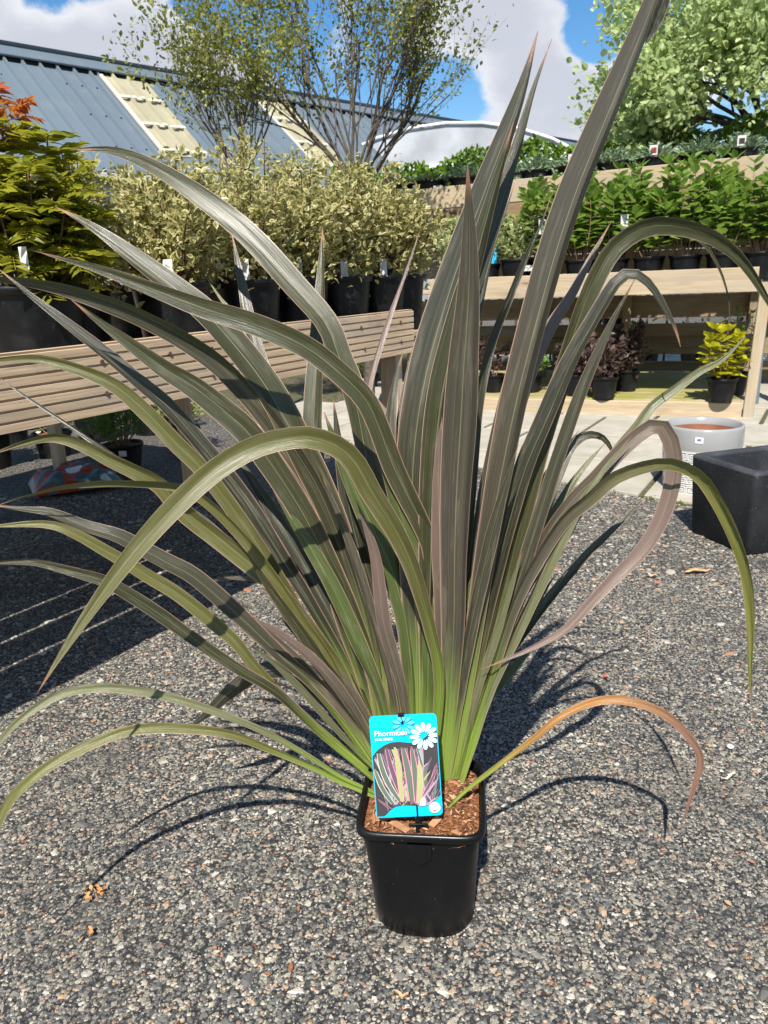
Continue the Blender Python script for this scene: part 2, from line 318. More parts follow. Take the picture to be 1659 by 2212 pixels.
# ---------------------------------------------------------------- leaf scatters
def outline(kind):
    if kind == 'round': o = [(0, 0), (.34, .22), (.42, .55), (.2, .9), (0, 1), (-.2, .9), (-.42, .55), (-.34, .22)]
    elif kind == 'lance': o = [(0, 0), (.16, .25), (.17, .5), (.08, .8), (0, 1), (-.08, .8), (-.17, .5), (-.16, .25)]
    elif kind == 'oval': o = [(0, 0), (.25, .3), (.25, .62), (0, 1), (-.25, .62), (-.25, .3)]
    else: o = [(0, 0), (.2, .45), (0, 1), (-.2, .45)]
    return np.array(o, float)
def leaves_mesh(name, pos, dirs, nrm, size, kind='oval', cup=.12, rand=None):
    """pos/dirs/nrm (n,3), size (n,): each leaf a small cupped fan of its own"""
    o = outline(kind); m = len(o); n = len(pos)
    d = dirs / np.linalg.norm(dirs, axis=1)[:, None]; s = np.cross(d, nrm); s /= np.linalg.norm(s, axis=1)[:, None] + 1e-9; q = np.cross(s, d)
    bend = rng.uniform(-.35, .1, n)
    tx = np.append(o[:, 0], 0.); ty = np.append(o[:, 1], .5); tz = np.append(np.abs(o[:, 0]) * 2 * cup, -.02)
    tzb = tz[None, :] + bend[:, None] * (ty[None, :] ** 2)
    V = pos[:, None, :] + size[:, None, None] * (tx[None, :, None] * s[:, None, :] + ty[None, :, None] * d[:, None, :] + tzb[:, :, None] * q[:, None, :])
    F = np.array([[i, (i + 1) % m, m] for i in range(m)]); F = (F[None] + (np.arange(n) * (m + 1))[:, None, None]).reshape(-1, 3)
    rand = rng.random(n) if rand is None else rand
    UV = np.zeros((n, m + 1, 2)); UV[:, m, 0] = 1; UV[:, :, 1] = rand[:, None]
    return mesh_np(name, V.reshape(-1, 3), F, UV.reshape(-1, 2))
def rdir(n, up=.3):
    d = rng.normal(size=(n, 3)); d[:, 2] = d[:, 2] * .7 + up; return d / np.linalg.norm(d, axis=1)[:, None]

# ================================================================= SETTING
g = MB(); R_ = 150.
g.add([(-R_, -R_, 0), (R_, -R_, 0), (R_, R_, 0), (-R_, R_, 0)], [[0, 1, 2, 3]])
ground = obj('ground', g, MT['asphalt'], kind='structure')

def in_paving(x, y): return (x - .599) * .72 + (y - 3.707) * .69 > 0     # beyond the diagonal edge of the paving
def chips():
    dens = 15500; pts = []
    for y0, y1, dd, r0 in ((.62, 1.5, 50000, .00255), (1.5, 2.3, 31000, .0030), (2.3, 3.6, 11500, .0044)):
        wd = .62 * y1 + .12; n = int(dd * (y1 - y0) * 2 * wd)
        x = rng.uniform(-wd, wd, n); y = rng.uniform(y0, y1, n); keep = (np.abs(x) < .6 * y + .1) & ~in_paving(x, y)
        rr = r0 * np.exp(rng.normal(-.02, .46, n)); pts.append(np.stack([x, y, rr], 1)[keep])
    q = np.concatenate(pts); n = len(q); k = 5
    a = (np.arange(k) * 2 * pi / k)[None] + rng.uniform(0, 6.28, n)[:, None] + rng.uniform(-.42, .42, (n, k))
    ra = q[:, 2:3] * rng.uniform(.55, 1.25, (n, k)); el = rng.uniform(.6, 1., n)[:, None]; th = rng.uniform(0, pi, n)[:, None]
    def ringxy(s, j):
        lx = ra * s * np.cos(a) * el; ly = ra * s * np.sin(a) / el ** .5
        return lx * np.cos(th) - ly * np.sin(th) + j[:, :1], lx * np.sin(th) + ly * np.cos(th) + j[:, 1:]
    x0, y0 = ringxy(1., np.zeros((n, 2)))
    h = q[:, 2] * rng.uniform(.15, .45, n); a3 = a[:, [0]] + np.array([.25, 2.25, 4.2])[None] + rng.uniform(-.3, .3, (n, 3)); r3 = q[:, 2:3] * rng.uniform(.45, .8, (n, 3))
    lx = r3 * np.cos(a3) * el; ly = r3 * np.sin(a3) / el ** .5; x1 = lx * np.cos(th) - ly * np.sin(th); y1 = lx * np.sin(th) + ly * np.cos(th)
    z1 = np.maximum(h[:, None] * rng.uniform(.6, 1.15, (n, 3)), .0005); z0 = np.full((n, k), -.0006)
    V = np.concatenate([np.stack([x0 + q[:, :1], y0 + q[:, 1:2], z0], 2), np.stack([x1 + q[:, :1], y1 + q[:, 1:2], z1], 2)], 1)
    F = np.array([[0, 1, 5], [1, 2, 6], [2, 3, 6], [3, 4, 7], [4, 0, 7], [1, 6, 5], [3, 7, 6], [0, 5, 7], [5, 6, 7]])
    F = (F[None] + (np.arange(n) * 8)[:, None, None]).reshape(-1, 3)
    UV = np.zeros((n, 8, 2)); UV[:, :, 1] = rng.random(n)[:, None]
    return mesh_np('gravel', V.reshape(-1, 3), F, UV.reshape(-1, 2))
obj('gravel', chips(), MT['chip'], kind='stuff')

# paving of concrete slabs, its near edge cut along a diagonal
pu = np.array([.86, -.51]); pv = np.array([.51, .86]); pu /= np.linalg.norm(pu); pv = np.array([-pu[1], pu[0]])
EQ = np.array([.599, 3.707]); EN = np.array([.72, .69]) / math.hypot(.72, .69)
def clip(poly):
    out = []
    for i in range(len(poly)):
        a, b = poly[i], poly[(i + 1) % len(poly)]; da = (a - EQ) @ EN; db = (b - EQ) @ EN
        if da >= 0: out.append(a)
        if da * db < 0: out.append(a + (b - a) * (da / (da - db)))
    return out
path = MB(); cor = clip([np.array(q, float) for q in ((-3.5, 2.2), (7, -3), (9, 12), (-3.5, 14))])
path.add([(q[0], q[1], .002) for q in cor], [list(range(len(cor)))]); path = obj('paving', path, MT['joint'], kind='structure')
for i in range(-4, 9):
    for j in range(-1, 11):
        o_ = np.array([.877, 3.983]) + pu * (.62 * i + (.31 if j % 2 else 0)) + pv * (.62 * j - .62); gx = .013
        po = clip([o_ + pu * gx + pv * gx, o_ + pu * (.62 - gx) + pv * gx, o_ + pu * (.62 - gx) + pv * (.62 - gx), o_ + pu * gx + pv * (.62 - gx)])
        if len(po) < 3: continue
        ctr = sum(po) / len(po)
        if abs(ctr[0]) > .62 * ctr[1] + .5 or ctr[1] > 9.5: continue
        area = .5 * abs(sum(po[a][0] * po[(a + 1) % len(po)][1] - po[(a + 1) % len(po)][0] * po[a][1] for a in range(len(po))))
        if area < .03: continue
        s_ = MB(); n = len(po); zt = .012 + random.uniform(-.002, .003); tl = (random.uniform(-.003, .003), random.uniform(-.003, .003))
        zz = lambda q: zt + (q - ctr) @ np.array(tl)
        inn = [ctr + (q - ctr) * (1 - .012) for q in po]
        s_.rings([[(q[0], q[1], -.02) for q in po], [(q[0], q[1], zz(q) - .004) for q in po], [(q[0], q[1], zz(q)) for q in inn]], smooth=False, caps=(False, True))
        obj('paving_slab', s_, MT['slab'], path)
# moss in the joints and along the paving edge
n = 2600; t = rng.uniform(-1.6, 1.9, n); off = np.abs(rng.normal(0, .012, n)) + .0
et = np.array([EN[1], -EN[0]]); pos = EQ[None] + et[None] * t[:, None] - EN[None] * (off - .012)[:, None]
msk = np.sin(t * 9) + np.sin(t * 23 + 1) + rng.normal(0, .5, n) > .3
pos = np.c_[pos, rng.uniform(.0, .006, n)][msk]
obj('moss', leaves_mesh('moss', pos, rdir(len(pos), .9), rdir(len(pos), .2), rng.uniform(.006, .017, len(pos)), 'oval'), MT['moss'], kind='stuff')

# ---------------------------------------------------------------- the big shed with the metal roof
def roof_building():
    zr = 4.497; A = np.array([-7.05, 10.3, zr]); e = np.array([.66, .75, 0]); e /= np.linalg.norm(e); dn = np.array([e[1], -e[0], 0])
    A = G(-160, 78, zr); B0 = G(199, 143, zr); e = (G(450, 180, zr) - A); e[2] = 0; e /= np.linalg.norm(e); dn = np.array([e[1], -e[0], 0.])
    R0 = G(199, 147, zr); E0 = VP(353, 336, R0[:2], e[:2]); E1 = E0 + (E0 - R0) * .22
    slope = E1 - R0; slope = slope - e * (slope @ e); sl_ = np.linalg.norm(slope); sd = slope / sl_; nn = np.cross(e, sd); nn = nn if nn[2] > 0 else -nn
    root = thing('shed', 'long grey metal roofed shed with cream rooflight strips behind the shrubs', 'building', (R0[0], R0[1], 0))
    L = 26.; back = (R0 - A) @ e
    start = R0 - e * back
    def sheet(s0, s1, m_, name, lift=0., t0=0., t1=sl_, rib=.25, par=root):
        b = MB(); k = max(1, round((s1 - s0) / rib)); w_ = (s1 - s0) / k; prof = []
        for i in range(k): prof += [(s0 + i * w_, 0), (s0 + i * w_ + w_ * .8, 0), (s0 + i * w_ + w_ * .84, .055), (s0 + i * w_ + w_ * .94, .055), (s0 + (i + 1) * w_ - .001, 0)]
        top = [start + e * a + nn * (h + lift) + sd * t0 for a, h in prof]; bot = [start + e * a + nn * (h + lift) + sd * t1 for a, h in prof]
        n_ = len(prof); b.add(top + bot, [[i, n_ + i, n_ + i + 1, i + 1] for i in range(n_ - 1)]); return obj(name, b, m_, par, world=True)
    p0 = back; wd = ((G(294, 164, zr) - R0) @ e)
    q2 = (G(545, 198, zr) - start) @ e; q3 = q2 * 2 - p0 + 1.5
    segs = [(0, p0), (p0 + wd, q2), (q2 + wd, q3), (q3 + wd, L)]
    for a, c in segs:
        sN = a
        while sN < c - .01:
            s1 = min(sN + wd, c); sheet(sN, s1 - .004, MT['roof'], 'roof_sheet', rib=wd / 3); sN = s1
    for a in (p0, q2, q3):
        rl = sheet(a, a + wd, MT['sheet'], 'rooflight', .012, .12, sl_ * .82, wd / 3)
        for f in (.30, .555, .79):                                   # pale lapped joints
            b = MB(); k = 10
            for i in range(k):
                c_ = start + e * (a + wd * (i + .5) / k) + sd * (sl_ * f + .02 * sin(i * 2.1)) + nn * (.05 + .012 * (i % 2)); b.box(c_, (e, sd, nn), (wd / k * .49, .035, .012), .005)
            obj('lap_joint', b, MT['tape'], rl, world=True)
        b = MB(); b.box(start + e * a + sd * (sl_ * .46) + nn * .05, (sd, e, nn), (sl_ * .36, .03, .02), .005); obj('edge_strip', b, MT['tape'], rl, world=True)
        sheet(a, a + wd - .004, MT['roof'], 'roof_sheet', 0, sl_ * .82, sl_)
    b = MB(); b.box(start + e * L / 2 + nn * .085 + sd * .05, (e, sd, nn), (L / 2, .17, .02), .008); b.box(start + e * L / 2 - dn * .12 + nn * .07, (e, np.array([-sd[0], -sd[1], sd[2]]), nn), (L / 2, .17, .02), .008); obj('ridge_cap', b, MT['roof'], root, world=True)
    b = MB(); b.box(start + e * L / 2 + sd * .12 + nn * .02, (e, sd, nn), (L / 2, .1, .018)); obj('ridge_filler', b, MT['dark'], root, world=True)
    sc = MB()
    for i in range(int(L / .25)):
        for f in (.22, .5, .78): sc.box(start + e * (i * .25 + .1) + sd * sl_ * f + nn * .004, (e, sd, nn), (.012, .012, .008))
    obj('roof_screws', sc, MT['dark'], root, kind='stuff', world=True)
    ev = start + sd * sl_
    b = MB(); b.box(ev + e * L / 2 + sd * .06 - np.array([0, 0, .04]), (e, dn, (0, 0, 1)), (L / 2, .06, .05), .015); obj('gutter', b, MT['film'], root, world=True)
    zt = ev[2] - .08; b = MB(); c_ = ev + e * L / 2 - dn * .3; b.box((c_[0], c_[1], zt / 2), (e, dn, (0, 0, 1)), (L / 2, .08, zt / 2)); obj('wall', b, MT['film'], root, world=True)
    bk = start - dn * (slope @ dn)                                   # back slope
    b = MB(); q = [start, start + e * L, start + e * L - dn * (slope @ dn) + np.array([0, 0, slope[2]]), start - dn * (slope @ dn) + np.array([0, 0, slope[2]])]; b.add(q, [[0, 3, 2, 1]]); obj('back_roof_slope', b, MT['roof'], root, world=True)
    b = MB(); g0 = start; b.add([ev, g0, ev - 2 * dn * (slope @ dn), (ev[0] - 2 * dn[0] * (slope @ dn), ev[1] - 2 * dn[1] * (slope @ dn), 0), (ev[0], ev[1], 0)], [[0, 1, 2, 3, 4]]); obj('gable_wall', b, MT['film'], root, world=True)
roof_building()

def polytunnel(name, label, gx, Y, width, hgt, yaw, L):
    c = P(gx, 330, Y); c[2] = 0; ax = np.array([sin(yaw), cos(yaw), 0]); sx = np.array([cos(yaw), -sin(yaw), 0]); root = thing(name, label, 'polytunnel', c)
    n_ = 18; arc = [(cos(pi - pi * i / n_) * width / 2, sin(pi * i / n_) ** .8 * hgt) for i in range(n_ + 1)]
    f = MB(); a = [c + sx * p + np.array([0, 0, q]) for p, q in arc]; bb = [q + ax * L for q in a]
    f.add(a + bb, [[i, i + 1, n_ + 2 + i, n_ + 1 + i] for i in range(n_)], None, True); obj('cover', f, MT['film'], root, world=True)
    g_ = MB(); g_.add(a, [list(range(n_ + 1))]); obj('end_wall', g_, MT['film'], root, world=True)
    for k_ in range(4):
        h = MB(); h.tube([q * 1.0 + ax * (k_ * L / 3 - .03) + np.array([0, 0, .03]) for q in a], .03 if k_ == 0 else .02, 6); obj('hoop', h, MT['white'], root, world=True)
    for z in (.45, .8):
        h = MB(); x_ = width / 2 * math.sqrt(max(0, 1 - z ** 2)) ; h.box(c + np.array([0, 0, hgt * z]) - ax * .04, (sx, ax, (0, 0, 1)), (x_, .03, .04)); obj('rail', h, MT['white'], root, world=True)
polytunnel('polytunnel', 'broad grey polytunnel with white arched rim beyond the green hedge', 965, 17, 8.4, 3.86, radians(10), 14)
polytunnel('polytunnel', 'pale polytunnel partly hidden behind the tallest flax leaf', 1105, 23, 4.6, 4.5, radians(-24), 14)

# ---------------------------------------------------------------- trees
def limb(mb, p, d, L, r, depth, tips, bendup=.15, seg=5, spread=.5, nb=(2, 4), taper=.62, wob=.16, ld=1):
    pts = [Vector(p)]; d = Vector(d).normalized(); rad = [r]
    for i in range(seg):
        d = (d + Vector(rng.normal(0, wob, 3)) + Vector((0, 0, bendup * .4))).normalized(); pts.append(pts[-1] + d * (L / seg)); rad.append(r * (1 - (1 - taper) * (i + 1) / seg))
    mb.tube(pts, rad, 5 if depth > 1 else 4)
    if depth <= ld:
        for i in range(1, len(pts)): tips.append((pts[i], d.copy()))
    if depth == 0: return
    for _ in range(random.randint(*nb)):
        i = random.randint(2, seg); ax = d.orthogonal(); ax.rotate(Quaternion(d, random.uniform(0, 6.28)))
        nd = (d + ax * random.uniform(spread * .5, spread * 1.3) + Vector((0, 0, bendup))).normalized()
        limb(mb, pts[i], nd, L * random.uniform(.55, .85), rad[i] * .62, depth - 1, tips, bendup, seg, spread, nb, taper, wob, ld)
def tree(label, base, trunk_top, limbs, leafmat, leafsize, per, kind, depth=3, bendup=.15, spread=.5, nb=(2, 4), jit=.05, r0=.03, name='tree', wob=.13, ld=1):
    root = thing(name, label, 'tree', base)
    t = MB(); tips = []; b = Vector(base); tt = Vector(trunk_top)
    t.tube([b, b.lerp(tt, .35) + Vector((.03, .01, 0)), b.lerp(tt, .7) + Vector((-.02, .02, 0)), tt], [r0 * 1.5, r0 * 1.25, r0 * 1.1, r0], 8); obj('trunk', t, MT['bark'], root, world=True)
    br = MB()
    for d, L, r in limbs: limb(br, tt + Vector(rng.normal(0, .02, 3)), d, L, r, depth, tips, bendup, 5, spread, nb, wob=wob, ld=ld)
    obj('branches', br, MT['bark'], root, world=True)
    p = np.array([q[0] for q in tips]); dd = np.array([q[1] for q in tips]); p = np.repeat(p, per, 0); dd = np.repeat(dd, per, 0); n = len(p)
    p = p + rng.normal(0, jit, (n, 3)); dirs = dd * .6 + rdir(n, .1)
    obj('crown', leaves_mesh('crown', p, dirs, rdir(n, .8), leafsize * rng.uniform(.55, 1.2, n), kind), leafmat, root, kind='stuff', world=True)
    return n
def fan(nl, L, w_, lean=(0, 0), r=.014, depthy=.3):
    out = []
    for i in range(nl):
        a = -w_ + 2 * w_ * (i + .5) / nl + random.uniform(-.08, .08); out.append(((sin(a) + lean[0], random.uniform(-depthy, depthy) + lean[1], cos(a)), L * random.uniform(.85, 1.15), r * random.uniform(.7, 1.2)))
    return out
tb = P(775, 400, 5.6)
tree('wide multi-stemmed tree with sparse tiny spring leaves, centre of the skyline', (tb[0], tb[1], 0), tb, fan(17, .74, .92, (.04, 0), .0105), MT['twig'], .034, 2, 'oval', 3, .16, .42, (3, 4), .03, .03, wob=.1)
tb = P(520, 385, 5.3)
tree('narrow upright tree with sparse small leaves in front of the grey roof', (tb[0], tb[1], 0), tb, fan(12, .5, .72, (-.1, 0), .008), MT['twig'], .034, 2, 'oval', 3, .2, .4, (2, 4), .03, .02, wob=.1)
tb = P(1640, 285, 6.9)
tree('bushy tree with pale green rounded leaves above the right staging', (tb[0], tb[1], 0), tb, [((-1, .1, .1), 0.74, .016), ((-1, -.3, .25), 0.78, .016), ((-.95, .3, .45), 0.74, .018), ((-.9, -.3, .62), 0.78, .02), ((-.75, .1, .8), 0.78, .02), ((-.55, .2, 1), 0.78, .02), ((-.4, -.2, 1.1), 0.78, .02), ((-.2, .2, 1.1), 0.83, .02), ((.1, -.2, 1), 0.74, .02), ((.3, 0, 1), 0.74, .02), ((.8, .1, .5), 0.64, .02), ((-1, .4, -.02), 0.69, .014), ((-.85, 0, .35), 0.78, .016), ((.7, -.2, .2), 0.55, .016), ((-.3, -.5, .3), 0.55, .014), ((-.2, -.5, .7), 0.64, .014)], MT['euc'], .054, 5, 'round', 3, .04, .65, (2, 4), .075, .04, ld=2)
tb = P(1318, 300, 19.)
tree('distant bare brown tree just right of the tallest flax leaf', (tb[0], tb[1], 0), (tb[0], tb[1], tb[2] - .3), fan(7, .45, .9, r=.02), MT['rust'], .05, 3, 'oval', 3, .08, .6, (2, 3), .05, .06)

# ================================================================= LEFT TABLE
TA = np.array([-.719, 1.488]); TB = np.array([.13, 2.833]); tl = (TB - TA) / np.linalg.norm(TB - TA); tn = np.array([-tl[1], tl[0]])
t3 = np.array([*tl, 0.]); n3 = np.array([*tn, 0.]); Z3 = np.array([0, 0, 1.])
def T(s, o, z): return np.array([*(TA + tl * s + tn * o), z])
TL0, TL1 = -.75, 1.59
bench = thing('timber_table', 'sloping-edged timber display table with a grooved front board, left of the flax', 'table', T(.5, .5, 0))
def groove_board(z0, z1, o, mname, name):
    hgt = z1 - z0; k = 7; pit = hgt / k; sec = []
    for i in range(k):
        y = i * pit; sec += [(y + .0005, -.006), (y + pit * .74, -.006), (y + pit * .78, .0), (y + pit * .96, .0)]
    # outline: grooved face outwards (negative), flat back
    pr = [(0, -.004)] + [(min(a, hgt), b) for a, b in sec] + [(hgt, -.002), (hgt, .022), (0, .022)]
    m_ = MB(); m_.sweep(T(TL0, o, z0), T(TL1, o, z0), Z3, n3, pr); return obj(name, m_, MT[mname], bench, world=True)
groove_board(.69, .84, 0., 'deck', 'front_board')
for s in (.22, .42, .55, 1.25, 1.5):
    for z in (.735, .8):
        m_ = MB(); c = T(s + random.uniform(-.01, .01), -.009, z + random.uniform(-.005, .005)); m_.tube([c, c + n3 * .008], [.0048, .0048], 10); m_.add([c + .0048 * (cos(a * .628) * t3 + sin(a * .628) * Z3) for a in range(10)], [list(range(10))]); obj('screw', m_, MT['screw'], bench, world=True)
TD = .03
for i in range(15):
    gap = .015 if i in (0, 1, 2, 3) else .004; TD += gap
    m_ = MB(); m_.box(T((TL0 + TL1 + .2) / 2, TD + .068, .748), (t3, n3, Z3), ((TL1 + .2 - TL0) / 2 - .01, .068, .011), .003); obj('plank', m_, MT['deck'], bench, world=True); TD += .136
m_ = MB(); m_.box(T((TL0 + TL1) / 2, TD + .02, .765), (t3, n3, Z3), ((TL1 - TL0) / 2, .012, .072), .003); obj('back_board', m_, MT['deck'], bench, world=True)
for s in (TL1 - .06, TL0 + .1):
    for o_ in (.06, 1.15, 2.1):
        m_ = MB(); m_.box(T(s, o_, .368), (Z3, t3, n3), (.368, .022, .035), .004); obj('leg', m_, MT['deck'], bench, world=True)
    m_ = MB(); m_.box(T(s, 1.08, .7), (n3, t3, Z3), (.99, .021, .035), .003); obj('bearer', m_, MT['deck'], bench, world=True)
m_ = MB(); p0 = T(TL1 - .1, .06, .42); p1 = T(TL1 - .42, .06, .69); d = (p1 - p0) / np.linalg.norm(p1 - p0); m_.box((p0 + p1) / 2, (d, n3, np.cross(d, n3)), (.2, .02, .04), .003); obj('brace', m_, MT['deck'], bench, world=True)

# ---------------------------------------------------------------- nursery pots and the plants in them
def pot_mesh(r=.11, h=.2, rim=.012, low=.78):
    b = MB(); b.lathe([(r * low * .3, .002), (r * low, 0), (r * low, .004), (r * .97, h - rim * 1.6), (r * .97, h - rim * 1.5), (r * 1.05, h - rim * 1.45), (r * 1.06, h - .002), (r * 1.04, h), (r * .98, h), (r * .95, h - .01), (r * .9, h - .03)], 30); return b
POT = {}
def pot_parts(root, r, h, z=0.):
    key = (round(r, 3), round(h, 3))
    if key not in POT:
        s_ = MB(); s_.lathe([(0.0005, h - .016), (r * .5, h - .014), (r * .95, h - .018)], 20); POT[key] = (pot_mesh(r, h).mesh('pot'), s_.mesh('soil'))
    p = obj('pot', POT[key][0], MT['black'], root); s_ = obj('soil', POT[key][1], MT['compost'], root); return p
def price_tag(root, p, w_=.03, hh=.05, yaw=0., name='price_label', m_=None, parent=None):
    b = MB(); b.box(p, ((cos(yaw), sin(yaw), 0), (0, 0, 1), (-sin(yaw), cos(yaw), 0)), (w_ / 2, hh / 2, .0006)); return obj(name, b, m_ or MT['label'], parent or root)
def shrub(root, z0, rad, hgt, n, leafmat, size, kind, stems=12, core=.35, stemmat='bark2', up=.5, flat=1., top=None, edge=.0):
    """stems fan from the soil; leaves sit along the stems, more of them outwards"""
    b = MB(); P_ = []; D_ = []
    for i in range(stems):
        a = random.uniform(0, 6.28); q = math.sqrt(random.random()) * rad; hh = hgt * (1 - .45 * (q / rad) ** 2) * random.uniform(.82, 1.1)
        e = Vector((cos(a) * q, sin(a) * q * flat, z0 + hh)); s0 = Vector((cos(a) * q * .15, sin(a) * q * .15, z0 - .02)); mid = s0.lerp(e, .5) + Vector((cos(a), sin(a), 0)) * q * .15 + Vector(rng.normal(0, .012, 3))
        pts = [s0.lerp(mid, .5) if 0 else s0, mid, e]; crv = [s0 * (1 - t) ** 2 + mid * 2 * t * (1 - t) + e * t * t for t in np.linspace(0, 1, 7)]
        b.tube(crv, [.0035 * (1 - .6 * t) for t in np.linspace(0, 1, 7)], 4)
        k = n // stems
        for t in rng.uniform(core, 1.02, k):
            c = s0 * (1 - t) ** 2 + mid * 2 * t * (1 - t) + e * t * t; sp = rad * .22 * (1.1 - t * .75)
            P_.append(np.array(c) + rng.normal(0, sp, 3) * [1, 1, .7]); D_.append(np.array([cos(a), sin(a), up]))
    P_ = np.array(P_); D_ = np.array(D_); n_ = len(P_)
    P_[:, 2] = np.maximum(P_[:, 2], z0 - .06)
    obj('stems', b, MT[stemmat], root)
    return obj('foliage', leaves_mesh('foliage', P_, D_ * .5 + rdir(n_, .25), rdir(n_, 1.), size * rng.uniform(.6, 1.25, n_), kind), leafmat, root, kind='stuff')

TZ = .76
table_plants = [  # s along the table, o across it, pot r, h, shrub radius, height, leaves, label
    (.60, .15, .105, .20, .17, .27, 3000, 'variegated shrub in the front row beside the fern-leaved plant on the timber table'),
    (.88, .15, .105, .20, .17, .28, 3000, 'variegated shrub in the front row below the lower end of the cream rooflight'),
    (1.12, .15, .105, .20, .17, .30, 3000, 'variegated shrub behind the short upright flax tip left of the arching leaf'),
    (1.35, .14, .105, .20, .17, .33, 3000, 'variegated shrub straight behind the upright pale flax tip, front row'),
    (1.56, .12, .10, .20, .17, .34, 3000, 'variegated shrub hanging sprigs over its black pot near the table end'),
    (1.72, .13, .10, .20, .18, .27, 2200, 'rightmost variegated shrub at the table end, against the staging'),
    (.40, .31, .105, .20, .18, .30, 3000, 'variegated shrub directly behind the fern-leaved plant, at the left of the timber table'),
    (.78, .52, .105, .20, .19, .31, 3000, 'variegated shrub at the left of the back row, under the metal roof'),
    (1.10, .52, .105, .20, .2, .36, 3000, 'variegated shrub in the back row below the narrow upright tree'),
    (1.36, .52, .105, .20, .2, .46, 3000, 'tallest variegated shrub, with shoots reaching above the others'),
    (1.66, .50, .105, .20, .2, .42, 3000, 'variegated shrub in the back row below the wide multi-stemmed tree'),
]
for s, o_, r, h, rad, hg, n, lab in table_plants:
    p = T(s, o_, TZ); hg *= 1.12; rad *= 1.06; root = thing('variegated_shrub', lab, 'potted plant', p, 'variegated shrubs on the timber table', random.uniform(0, 6))
    pot_parts(root, r, h); shrub(root, h, rad, hg, n, MT['pitto'], .0235, 'oval', 26, .12, 'twigbark')
    if o_ < .2:
        a = -root.rotation_euler.z + .5
        price_tag(root, (Matrix.Rotation(-root.rotation_euler.z, 3, 'Z') @ Vector((.02, -.10, h + .025))), .024, .06, -root.rotation_euler.z - .1, 'care_label')
# drooping variegated sprigs in front of the pots
# fern-leaved plant at the far left
def sorbaria():
    p = T(.22, .2, TZ); root = thing('fern_leaved_shrub', 'fern-leaved shrub with yellow-green leaves and orange-red tips at the left edge', 'potted plant', p)
    pot_parts(root, .12, .205)
    tips_k = .85; st = MB(); LP, LD, LN, LS = [], [], [], []; RP, RD, RN, RS = [], [], [], []; ra = MB()
    tips = [(-.10, .02, .34), (-.05, -.02, .40), (.04, .0, .37), (.12, .03, .33), (.0, .08, .40), (-.16, .04, .38), (.17, -.02, .22), (.1, -.06, .24), (-.06, -.08, .26), (-.2, 0, .40), (.2, .03, .15), (-.13, .08, .42), (.03, -.1, .2), (.14, .06, .28), (-.02, -.05, .32)]
    for k, (x, y, z) in enumerate(tips):
        s0 = Vector((x * .2, y * .2, .18)); x *= tips_k; x -= .02; e = Vector((x, y, .19 + z)); mid = s0.lerp(e, .5) + Vector((x * .2, y * .2, 0)); fn = lambda t: s0 * (1 - t) ** 2 + mid * 2 * t * (1 - t) + e * t * t
        st.tube([fn(t) for t in np.linspace(0, 1, 8)], [.004 * (1 - .6 * t) for t in np.linspace(0, 1, 8)], 5)
        nl = 17
        for i in range(nl):
            t = .22 + .78 * i / (nl - 1); c = fn(t); a = i * 2.4 + k; hor = Vector((cos(a), sin(a), 0)); el = .25 + .9 * max(0, t - .75) * 4 * .6
            el += random.uniform(-.45, .55); d = (hor + Vector((0, 0, el))).normalized(); Lr = random.uniform(.08, .12) * (1. if t < .9 else .75); side = d.cross(Vector((0, 0, 1))).normalized()
            red = t > .84 and k in (0, 1, 5, 9, 11, 4, 2)
            pts = [c + d * Lr * q - Vector((0, 0, 1)) * Lr * .35 * q * q for q in np.linspace(0, 1, 6)]; ra.tube(pts, .0012, 3)
            for q in np.linspace(.18, 1, 8):
                pp = c + d * Lr * q - Vector((0, 0, 1)) * Lr * .35 * q * q
                for sg in (-1, 1):
                    dd = side * sg + d * .45 - Vector((0, 0, .2)); sz = .048 * (1 - .45 * abs(q - .45)) * random.uniform(.8, 1.1)
                    (RP if red else LP).append(pp); (RD if red else LD).append(dd); (RN if red else LN).append(Vector((0, 0, 1)) + Vector(rng.normal(0, .45, 3))); (RS if red else LS).append(sz)
    obj('stems', st, MT['bark2'], root); obj('leaf_stalks', ra, MT['sorb'], root, kind='stuff')
    obj('foliage', leaves_mesh('foliage', np.array(LP), np.array(LD), np.array(LN), np.array(LS), 'lance'), MT['sorb'], root, kind='stuff')
    obj('red_tips', leaves_mesh('red_tips', np.array(RP), np.array(RD), np.array(RN), np.array(RS), 'lance'), MT['sorbred'], root, kind='stuff')
    price_tag(root, (.055, -.125, .255), .017, .05, -.1, 'care_label')
sorbaria()

# under the table
def under_plant(px, py, label, r, h, rad, hg, n, m_, sz, kind='oval', stems=22, lab=True):
    p = G(px, py); root = thing('potted_shrub', label, 'potted plant', p); pot_parts(root, r, h); shrub(root, h, rad, hg, n, m_, sz, kind, stems, .45)
    if lab: price_tag(root, (.03, -r * 1.02, h * .72), .04, .03, .05)
under_plant(272, 1010, 'small twiggy box bush in a black pot under the timber table', .105, .14, .2, .28, 2200, MT['box'], .021)
under_plant(400, 975, 'yellowish small-leaved bush in a black pot beyond the box bush under the table', .10, .15, .17, .26, 1500, MT['gold'] if 0 else MT['varieg'], .022)
under_plant(120, 985, 'dark leafy plant in a black pot in the deep shade behind the compost bag', .11, .15, .16, .2, 700, MT['hedge'], .04, 'oval', 10, False)
under_plant(30, 960, 'small green plant in a black pot at the left edge under the table', .11, .15, .16, .2, 700, MT['weig'], .04, 'oval', 10, False)
